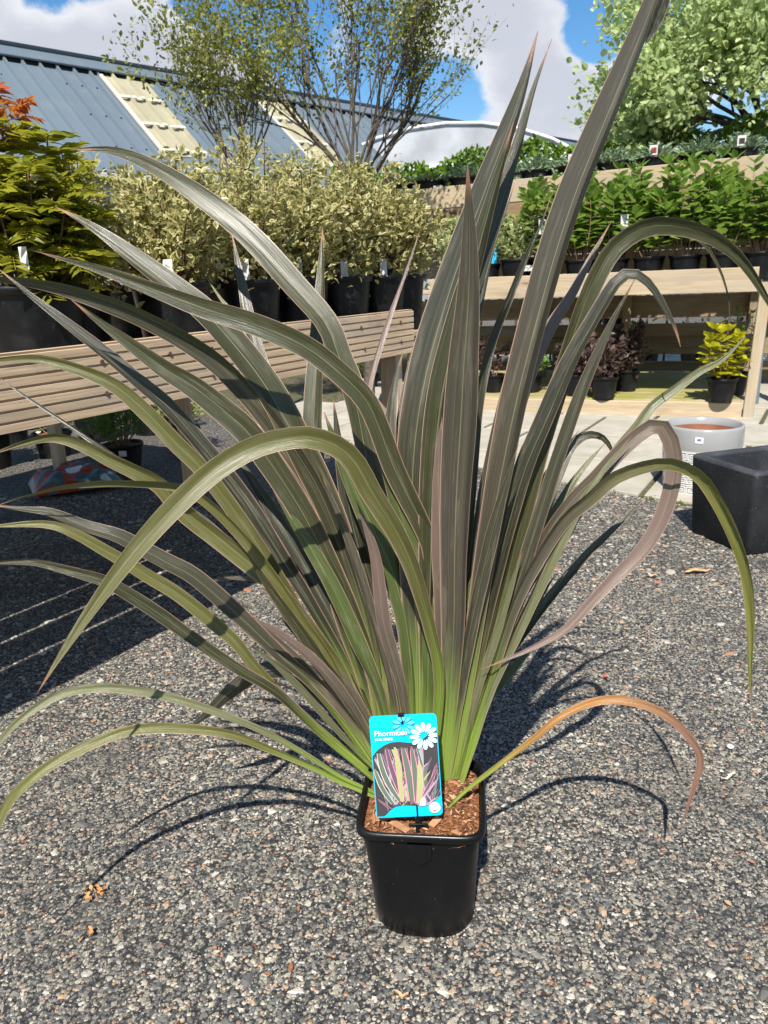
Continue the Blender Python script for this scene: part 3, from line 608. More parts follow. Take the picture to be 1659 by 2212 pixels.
for px, py, lab_, mm in ((210, 950, 'dark filler shrub in a black pot in deep shade behind the box bush', 'purple'), (60, 925, 'green filler bush in the far shade under the left end of the table', 'hedge'), (330, 935, 'low green filler plant in a pot between the two bushes under the table', 'box'), (130, 905, 'dark leafy filler bush deep under the middle of the table', 'purple'), (-20, 1010, 'dark filler pot of leaves at the very left edge under the table', 'hedge')):
    under_plant(px, py, lab_, .14, .22, .22, .30, 900, MT[mm], .045, 'oval', 12, False)  # filler plants added to keep the background under the table dark
def compost_bag():
    p = G(165, 1052); root = thing('compost_bag', 'crumpled red and teal printed compost bag lying under the table', 'bag', p)
    nx, ny = 26, 16; vs = []; L, B, Ht = .21, .17, .15
    for sgn in (1, -1):
        for j in range(ny + 1):
            for i in range(nx + 1):
                u, v = i / nx * 2 - 1, j / ny * 2 - 1; e = max(0, (1 - u ** 4) * (1 - v ** 4)) ** .6
                z = e * Ht * (.5 + .12 * sin(u * 7 + v * 3) + .08 * sin(v * 11 - u * 5)) * (1 if sgn > 0 else .15); vs.append((u * L, v * B, .02 + sgn * z))
    fs = []; st = (nx + 1) * (ny + 1)
    for j in range(ny):
        for i in range(nx):
            a = j * (nx + 1) + i; q = [a, a + 1, a + nx + 2, a + nx + 1]; fs.append(q); fs.append([st + k for k in q[::-1]])
    b = MB(); b.add(vs, fs, None, True); m_, k = mat('printed_bag'); t = k('ShaderNodeTexCoord').outputs['Object']
    a = k.noise(t, 9, 2); v = k('ShaderNodeTexVoronoi', {'Vector': t, 'Scale': 14.}); c = k.ramp(a, [(.3, (.30, .03, .015)), (.46, (.36, .06, .03)), (.5, (.05, .12, .14)), (.58, (.08, .16, .18)), (.64, (.5, .5, .5)), (.7, (.34, .05, .02))], True)
    finish(k, c, .3, .5, k.noise(t, 25, 4), .01, .6); o = obj('bag_body', b, m_, root); root.rotation_euler.z = .5
    b = MB(); b.box((.0, -.05, .10), ((.985, .1, .1), (-.1, .9, .4), (-.05, -.4, .9)), (.04, .022, .002)); obj('printed_panel', b, MT['white'], root)
compost_bag()

# ================================================================= RIGHT STAGING
SA = np.array([.068, 5.744]); SB = np.array([2.31, 4.833]); se = (SB - SA) / np.linalg.norm(SB - SA); sn = np.array([-se[1], se[0]])
e3 = np.array([*se, 0.]); b3 = np.array([*sn, 0.])
def ST(s, o, z): return np.array([*(SA + se * s + sn * o), z])
SL = 2.46
stand = thing('display_stand', 'tiered pale timber staging holding rows of black pots, right behind the flax', 'shelving', ST(1.2, .6, 0))
def board(name, s0, s1, o, z, ho, hz, m_='pine', tilt=0.):
    b = MB(); p0 = ST(s0, o, z); p1 = ST(s1, o, z + tilt); d = (p1 - p0) / np.linalg.norm(p1 - p0); b.box((p0 + p1) / 2, (d, b3, np.cross(d, b3)), (np.linalg.norm(p1 - p0) / 2, ho, hz), .004); return obj(name, b, MT[m_], stand, world=True)
board('lip_board', .35, 2.44, 0., .857, .02, .073)                       # middle tier
for i in range(4): board('shelf_plank', .0, 2.44, .1 + i * .125, .84, .058, .012)
board('lip_board', -.55, SL + .4, .45, 1.485, .02, .075, tilt=.05)       # top tier
for i in range(4): board('shelf_plank', -.5, SL + .4, .55 + i * .125, 1.49, .058, .012, tilt=.05)
board('platform_front', .0, 2.42, .0, .055, .022, .05)                   # low platform
for i in range(11): board('platform_plank', .0, 2.42, .09 + i * .145, .1, .068, .012, 'mossy')
board('back_rail', -.2, 2.9, 1.15, .66, .02, .085, 'old'); board('back_rail', -.2, 2.9, 1.6, .33, .02, .08, 'old'); 
for z in (1.0, 1.15, 1.3, 1.45): board('back_board', -1.1, 2.9, 1.15, z, .02, .072, 'old')  # boards added to darken the view through behind the middle tier
board('back_rail', -1.1, 2.9, 1.7, .09, .02, .09, 'old'); board('back_rail', -1.1, 0., 1.15, .5, .02, .075, 'old'); board('back_rail', -.2, 2.9, 1.3, .47, .02, .05, 'old')  # last rail added to darken the strip seen under the middle shelf
for s, o_, zt, lean in ((2.46, .03, .84, .03), (.40, .03, .78, 0), (.95, 1.1, 1.43, 0), (2.7, .5, 1.5, 0), (.02, .5, 1.41, 0), (1.6, 1.1, 1.43, 0), (2.5, 1.1, 1.43, 0)):
    b = MB(); p0 = ST(s, o_, 0); p1 = ST(s + lean, o_, zt); d = (p1 - p0) / np.linalg.norm(p1 - p0); b.box((p0 + p1) / 2, (d, e3, b3), (zt / 2, .032, .03), .004); obj('post', b, MT['pine' if o_ < .4 else 'old'], stand, world=True)
b = MB(); b.box(ST(2.53, .55, .9), (Z3, e3, b3), (.9, .025, .025), .003); obj('post', b, MT['roof'], stand, world=True)

ORD = ['first', 'second', 'third', 'fourth', 'fifth', 'sixth', 'seventh', 'eighth', 'ninth', 'tenth', 'eleventh', 'twelfth']
# top tier: low pots of silvery trailing plants
for i in range(11):
    s = -.35 + i * .265; zt = 1.503 + (s + .5) / 3.3 * .05; root = thing('trailing_plant', f'black pot of silvery trailing plants, {ORD[i]} from the left on the top tier', 'potted plant', ST(s, .585, zt), 'low pots along the top tier')
    pot_parts(root, .115, .12)
    kind = i in (0, 1, 2); n = 260
    a = rng.uniform(0, 6.28, n); q = np.sqrt(rng.random(n)) * .125; pos = np.stack([np.cos(a) * q, np.sin(a) * q, .11 + rng.random(n) * (.05 if kind else .10) * (1.2 - q / .13)], 1)
    out = np.stack([np.cos(a), np.sin(a), rng.uniform(-.2, 1.3, n)], 1); tr_ = (q > .105) & (rng.random(n) < .22) & (i > 3); pos[tr_, 2] -= rng.uniform(0, .07, tr_.sum()); pos[tr_, :2] *= 1.12
    obj('foliage', leaves_mesh('foliage', pos, out, rdir(n, .6), rng.uniform(.03, .06, n), 'lance'), MT['silver' if i > 2 else 'varieg'], root, kind='stuff')
    if i in (0, 1, 4, 6, 8, 10):
        price_tag(root, (-.05, -.11, .155), .05, .06, -.35, 'care_label'); b = MB(); b.box((-.05, -.1125, .153), ((cos(-.35), sin(-.35), 0), (0, 0, 1), (-sin(-.35), cos(-.35), 0)), (.017, .016, .0006)); obj('label_picture', b, [MT['orange'], MT['purple'], MT['sorbred']][i % 3], root)
    if i in (1, 2): price_tag(root, (.04, -.129, .06), .07, .03, -.37)
# middle tier
def leafy(root, z0, hgt, rad, nst, leafmat, sz, pairs=9, z_thr=.25):
    st = MB(); Pp, Dd, Nn, Ss = [], [], [], []
    for k in range(nst):
        a = random.uniform(0, 6.28); q = math.sqrt(random.random()) * rad; h = hgt * random.uniform(.7, 1.1); e = Vector((cos(a) * q, sin(a) * q, z0 + h)); s0 = Vector((cos(a) * q * .3, sin(a) * q * .3, z0 - .02))
        fn = lambda t: s0.lerp(e, t) + Vector((cos(a), sin(a), 0)) * .03 * sin(pi * t)
        st.tube([fn(t) for t in np.linspace(0, 1, 5)], [.004, .0035, .003, .0022, .0012], 4)
        for i in range(pairs):
            t = z_thr + (1 - z_thr) * i / (pairs - 1); b0 = random.uniform(0, pi)
            for sg in range(2 if t < .99 else 4):
                b_ = b0 + sg * (pi if t < .99 else pi / 2); d = Vector((cos(b_), sin(b_), .25 + 1.1 * max(0, t - .7) * 2)); Pp.append(fn(t)); Dd.append(d); Nn.append(Vector((0, 0, 1)) + Vector(rng.normal(0, .25, 3))); Ss.append(sz * random.uniform(.75, 1.2) * (1 if t < .95 else .8))
    obj('stems', st, MT['bark2'], root); obj('foliage', leaves_mesh('foliage', np.array(Pp), np.array(Dd), np.array(Nn), np.array(Ss), 'oval'), leafmat, root, kind='stuff')
for i in range(7):
    s = 1.14 + i * .218; root = thing('green_shrub', f'leafy mid-green shrub in a black pot, {ORD[i]} from the left in the middle tier row', 'potted plant', ST(s, .14, .853), 'green shrubs in the middle tier row'); pot_parts(root, .095, .165)
    leafy(root, .16, (.40, .49, .43, .35, .52, .41, .46)[i], .17, 11, MT['weig'], .1, 9)
    root.rotation_euler.z = random.uniform(-.3, .3)
    if i in (0, 2, 4): price_tag(root, (.05 * (i - 1), -.11, .38 if i < 4 else .30), .05, .09, .4, 'care_label')
for i in range(7):
    s = 1.1 + i * .23; root = thing('green_shrub', f'leafy mid-green shrub in the back row of the middle tier, {ORD[i]} from the left', 'potted plant', ST(s, .33, .853), 'green shrubs in the middle tier back row'); pot_parts(root, .095, .165)
    leafy(root, .16, (.48, .42, .52, .45, .40, .54, .47)[i], .17, 10, MT['weig'], .1, 9)
for i, (s, o_, lab) in enumerate(((.72, .13, 'pale speckled bush in a black pot left of the white-labelled pot, middle tier'), (.93, .15, 'pale speckled bush in a large black pot with a white label, middle tier'), (.5, .2, 'pale speckled bush at the left end of the middle tier, behind the broad flax leaves'))):
    root = thing('speckled_bush', lab, 'potted plant', ST(s, o_, .853), 'speckled bushes on the middle tier'); pot_parts(root, .11 if i == 1 else .095, .19 if i == 1 else .165); shrub(root, .17, .17, .34, 1100, MT['varieg'], .036, 'oval', 14, .2)
    if i == 1: price_tag(root, (.045, -.107, .125), .085, .036, .1); b = MB(); [b.box((.022 + .012 * q, -.109, .131 - .009 * (q % 2)), ((1, .1, 0), (0, 0, 1), (.1, -1, 0)), (.005, .0015, .0005)) for q in range(5)]; obj('label_print', b, MT['dark'], root)
    if i == 0: price_tag(root, (.03, -.10, .22), .05, .11, .3, 'care_label', plain('blue_label', (.02, .36, .62), .35)); price_tag(root, (-.03, -.1, .18), .05, .03, .2)
# low platform
def low(px, py, lab, r, h, build, grp=None):
    p = G(px, py, .112); p += b3 * r * 1.05; root = thing('potted_shrub', lab, 'potted plant', p, grp); pot_parts(root, r, h); build(root, h); return root
q_ = 'dark purple shrubs on the low platform'
low(1300, 865, 'dark purple-leaved shrub in a black pot at the front of the low platform', .09, .15, lambda r, h: shrub(r, h, .14, .30, 800, MT['purple'], .045, 'oval', 12, .2), q_)
r_ = low(1348, 848, 'taller dark purple shrub close behind the front purple one on the platform', .09, .15, lambda r, h: shrub(r, h, .15, .36, 900, MT['purple'], .045, 'oval', 12, .2), q_)
r_ = low(1240, 858, 'dark purple shrub with a pink care label, half hidden by flax leaves', .09, .15, lambda r, h: shrub(r, h, .14, .32, 800, MT['purple'], .045, 'oval', 12, .2), q_); price_tag(r_, (.085, -.06, .10), .03, .09, .2, 'care_label', plain('pink_label', (.5, .12, .25), .4))
low(1556, 872, 'bright golden-yellow leafy shrub in a black pot at the right of the platform', .09, .15, lambda r, h: leafy(r, h, .28, .14, 13, MT['gold'], .088, 6, .15))
low(1585, 856, 'thin dark green shrub behind the golden one on the platform', .085, .15, lambda r, h: leafy(r, h, .40, .13, 6, MT['box'], .05, 9, .3))
low(1140, 850, 'small green bush low among the flax leaves on the platform', .085, .13, lambda r, h: shrub(r, h, .12, .2, 500, MT['box'], .035, 'oval', 10, .2))
low(1060, 850, 'small purple-brown bush left of the small green bush on the platform', .085, .13, lambda r, h: shrub(r, h, .13, .28, 600, MT['purple'], .04, 'oval', 10, .2), q_)
p = ST(1.5, 1.4, 0); root = thing('orange_flowers', 'clump of orange flowers glimpsed under the middle shelf', 'potted plant', p); pot_parts(root, .12, .7); shrub(root, .7, .17, .16, 400, MT['orange'], .04, 'round', 10, .3)
for i, s in enumerate((.9, 1.25, 1.7, 2.1, 2.45)):
    root = thing('dark_bush', f'small dark bush seen through the staging, {ORD[i]} from the left at the back', 'potted plant', ST(s, 2.5, 0), 'small bushes behind the staging'); pot_parts(root, .11, .2); shrub(root, .2, .16, .28, 350, MT['purple'], .05, 'oval', 8, .2)
# pots standing at the left foot of the staging
for i, (px, py, lab) in enumerate(((790, 838, 'low black pot on the paving with a white label, left of the staging'),)):
    root = thing('potted_shrub', lab, 'potted plant', G(px, py) , None); pot_parts(root, .13, .14); shrub(root, .13, .1, .07, 160, MT['weig'], .035, 'oval', 6, .2); price_tag(root, (.0, -.134, .08), .1, .045, 0)

# hedge behind the top tier
def hedge():
    root = thing('hedge', 'clipped glossy green hedge behind the top tier of pots', 'hedge', ST(1, 1.9, 0)); n = 15000
    s = rng.uniform(-1.2, 3.2, n); o_ = 1.75 + rng.beta(.6, 1.4, n) * .7; zt = 1.93 + .05 * np.sin(s * 3) + .035 * np.sin(s * 11) + .03 * (s + 1) * .5; z = zt - rng.beta(.7, 2.2, n) * 1.5
    pos = np.array([ST(a, b, c) for a, b, c in zip(s, o_, z)]); d = rdir(n, .5) - b3 * .5
    obj('foliage', leaves_mesh('foliage', pos, d, rdir(n, .6) - b3 * .4, rng.uniform(.035, .065, n), 'oval'), MT['hedge'], root, kind='stuff', world=True)
    st = MB()
    for k in range(26): p0 = ST(-1.2 + k * .17, 2.1, 0); st.tube([p0, p0 + np.array([.02, 0, .9]), p0 + np.array([0, .02, 1.8])], [.012, .01, .006], 5)
    obj('stems', st, MT['bark'], root, world=True)
hedge()

# ---------------------------------------------------------------- glazed pot and black planter
def glazed_pot():
    c = G(1532, 1080) + np.array([.02, .16, 0]); root = thing('glazed_pot', 'round grey glazed pot with a white square-spiral relief band', 'plant pot', c, None, 0.)
    R, h = .163, .30
    b = MB(); b.lathe([(.01, .004), (R * .86, 0), (R * .9, .01), (R * .985, .20), (R, .215), (R, h - .012), (R * .985, h - .003), (R * .955, h), (R * .915, h - .004), (R * .9, h - .035)], 56); obj('body', b, MT['glaze'], root)
    b = MB(); b.lathe([(R * .899, h - .032), (R * .895, h - .05), (R * .8, .03), (.005, .02)], 48); obj('inside', b, MT['terra'], root)
    rows, cols = 5, 27; kb = MB(); bg_ = MB(); bg_.lathe([(R * .905, .014), (R * .99, .206)], 56); obj('relief_band', bg_, MT['key'], root)
    for r in range(rows):
        z0 = .016 + r * .038; 
        for q in range(cols):
            path_ = [(0, 0), (1, 0), (1, 1), (.0, 1), (0, .33), (.66, .33), (.66, .66), (.36, .66)] if (r + q) % 2 == 0 else [(1, 0), (0, 0), (0, 1), (1, 1), (1, .33), (.34, .33), (.34, .66), (.64, .66)]
            def at(p, lift):
                z = z0 + p[1] * .030; rr = R * (.905 + .085 * (z - .014) / .192) + lift; a = 2 * pi * (q + .08 + p[0] * .8) / cols; return Vector((rr * cos(a), rr * sin(a), z))
            for k in range(len(path_) - 1):
                a_, b_ = at(path_[k], .0012), at(path_[k + 1], .0012); d = (b_ - a_); L = d.length; d.normalize(); nr = Vector((a_.x, a_.y, 0)).normalized(); kb.box((a_ + b_) / 2, (d, nr, d.cross(nr)), (L / 2 + .001, .0022, .0019))
    obj('square_spirals', kb, MT['white_r'], root, kind='stuff')
    b = MB(); a = radians(-118); rr = R + .0012; b.box((rr * cos(a), rr * sin(a), h - .045), ((-sin(a), cos(a), 0), (0, 0, 1), (cos(a), sin(a), 0)), (.016, .012, .0006)); obj('price_label', b, MT['white'], root)
    b = MB(); rr = R + .002; b.box((rr * cos(a), rr * sin(a), h - .043), ((-sin(a), cos(a), 0), (0, 0, 1), (cos(a), sin(a), 0)), (.008, .005, .0006)); obj('label_print', b, plain('ink_blue', (.1, .13, .3), .5), root)
glazed_pot()
def planter():
    A = G(1479, 1147); B = G(1614, 1207); f = (B - A); w0 = np.linalg.norm(f); f /= w0; bk = np.array([-f[1], f[0], 0]); bk = bk if bk[0] > 0 else -bk
    W_ = .42; root = thing('square_planter', 'black speckled square planter standing on the asphalt at the right edge', 'planter', A)
    hz = P(1485, 980, A[1])[2]; 
    def sq(ins, z, rd=.018, n=5):
        out = []; x0, x1, y0, y1 = ins, w0 - ins, ins, W_ - ins
        for cx, cy, a0 in ((x1 - rd, y0 + rd, -pi / 2), (x1 - rd, y1 - rd, 0), (x0 + rd, y1 - rd, pi / 2), (x0 + rd, y0 + rd, pi)):
            for i in range(n): a = a0 + pi / 2 * i / (n - 1); q = f * (cx + rd * cos(a)) + bk * (cy + rd * sin(a)); out.append((q[0], q[1], z))
        return out
    b = MB(); b.rings([sq(.02, 0), sq(.012, .01), sq(.0, hz - .012)], caps=(True, False)); o = obj('planter_shell', b, MT['fibreclay'], root)
    b = MB(); b.rings([sq(.0, hz - .0121), sq(.002, hz - .003), sq(.007, hz), sq(.024, hz), sq(.029, hz - .004), sq(.031, hz - .012)]); obj('rim', b, fibreclay('rim_sheen_fibreclay', 2.4), root)  # lighter rim tone paints in the sheen along its top edges
    b = MB(); b.rings([sq(.031, hz - .0119), sq(.033, hz - .06), sq(.035, .03)]); obj('inside', b, fibreclay('inner_sunlit_fibreclay', 1.7), root)  # inside lightened in colour, standing in for sun on the inner wall
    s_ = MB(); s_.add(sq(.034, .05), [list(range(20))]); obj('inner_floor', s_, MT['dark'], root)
planter()

# ================================================================= THE FLAX IN ITS POT
PY = radians(-7); PC = np.array([.042, .985]); ph = .20
def pw(x, y, z): return np.array([PC[0] + x * cos(PY) - y * sin(PY), PC[1] + x * sin(PY) + y * cos(PY), z])
def sqr(hw, z, ex, n=64, wave=0.):
    out = []
    for i in range(n):
        a = 2 * pi * i / n; c, s = cos(a), sin(a); out.append((hw * math.copysign(abs(c) ** (2 / ex), c), hw * math.copysign(abs(s) ** (2 / ex), s), z))
    return out
fp = thing('plant_pot', 'deep black square plastic pot holding the flax in the middle of the asphalt', 'plant pot', (PC[0], PC[1], 0), None, PY)
b = MB(); b.rings([sqr(.02, .006, 3), sqr(.068, .006, 3.), sqr(.0735, .0, 3.), sqr(.0755, .004, 3.), sqr(.0765, .012, 3.1), sqr(.0777, .013, 3.1), sqr(.0795, .05, 3.6), sqr(.082, .1, 4.3), sqr(.0845, .15, 5.4), sqr(.0862, .188, 6.5)]); obj('pot_body', b, MT['pot'], fp)
b = MB(); b.rings([sqr(.0845, .186, 6.5), sqr(.0925, .1865, 7), sqr(.0945, .189, 7), sqr(.0945, .196, 7), sqr(.093, .1995, 7), sqr(.0895, .2, 7), sqr(.0875, .198, 6.8), sqr(.0865, .19, 6.5), sqr(.0855, .165, 6.5)]); obj('rim', b, MT['pot'], fp)
b = MB(); b.add([(-.017, -.0858, .186), (.017, -.0858, .186), (.017, -.0835, .160), (0.002, -.0815, .146), (-.002, -.0815, .146), (-.017, -.0835, .160), (-.017, -.0955, .186), (.017, -.0955, .186), (.017, -.0925, .160), (.002, -.089, .146), (-.002, -.089, .146), (-.017, -.0925, .160)],
    [[6, 11, 10, 9, 8, 7], [0, 1, 2, 3, 4, 5], [11, 5, 4, 10], [10, 4, 3, 9], [9, 3, 2, 8], [6, 0, 5, 11], [1, 7, 8, 2]]); obj('label_slot', b, MT['pot'], fp)
for a in ():
    b = MB(); b.box((a * .04, -.0735 + abs(a) * .003, .006), ((1, 0, 0), (0, 1, 0), (0, 0, 1)), (.008, .004, .0065), .001); obj('foot_notch', b, MT['dark'], fp)
# potting soil: uneven sheet plus fibres and chips
nx = 40; vs = []; fs = []
for j in range(nx + 1):
    for i in range(nx + 1):
        x, y = (i / nx * 2 - 1) * .0858, (j / nx * 2 - 1) * .0858; k = max(abs(x), abs(y)) / .0858
        if abs(x) > .07 and abs(y) > .07: x *= .95; y *= .95
        z = .183 + .004 * sin(x * 90 + 1) * cos(y * 70) + random.uniform(-.0018, .0018) - .004 * k ** 4; vs.append((x, y, z))
for j in range(nx):
    for i in range(nx): a = j * (nx + 1) + i; fs.append([a, a + 1, a + nx + 2, a + nx + 1])
b = MB(); b.add(vs, fs, None, False); obj('soil', b, MT['compost'], fp)
cm_, k = mat('bark_chip'); r_ = k('ShaderNodeSeparateXYZ', {0: k('ShaderNodeUVMap').outputs[0]}).outputs[1]; finish(k, k.ramp(r_, [(0, (.07, .028, .014)), (.35, (.2, .085, .04)), (.65, (.32, .16, .085)), (.9, (.45, .27, .16))]), .9, .2)
n = 1500; pos = np.stack([rng.uniform(-.078, .078, n), rng.uniform(-.078, .078, n), rng.uniform(.181, .188, n)], 1); d = rng.normal(size=(n, 3)) * [1, 1, .25]
obj('bark_fibres', leaves_mesh('bark_fibres', pos, d, rdir(n, .8), rng.uniform(.003, .011, n) * rng.choice([1, 1, 1, 1.9], n), 'lance'), cm_, fp, kind='stuff')
for x, y, L, a in ((-.055, -.045, .03, .2), (-.03, -.062, .034, -.7), (.02, -.05, .02, 1.)):
    b = MB(); b.box((x, y, .189), ((cos(a), sin(a), .06), (-sin(a), cos(a), 0), (0, -.06, 1)), (L / 2, .0055, .0012), .0006); obj('wood_chip', b, plain('wood_chip', (.36, .19, .1), .85, .2, .25, 60), fp)

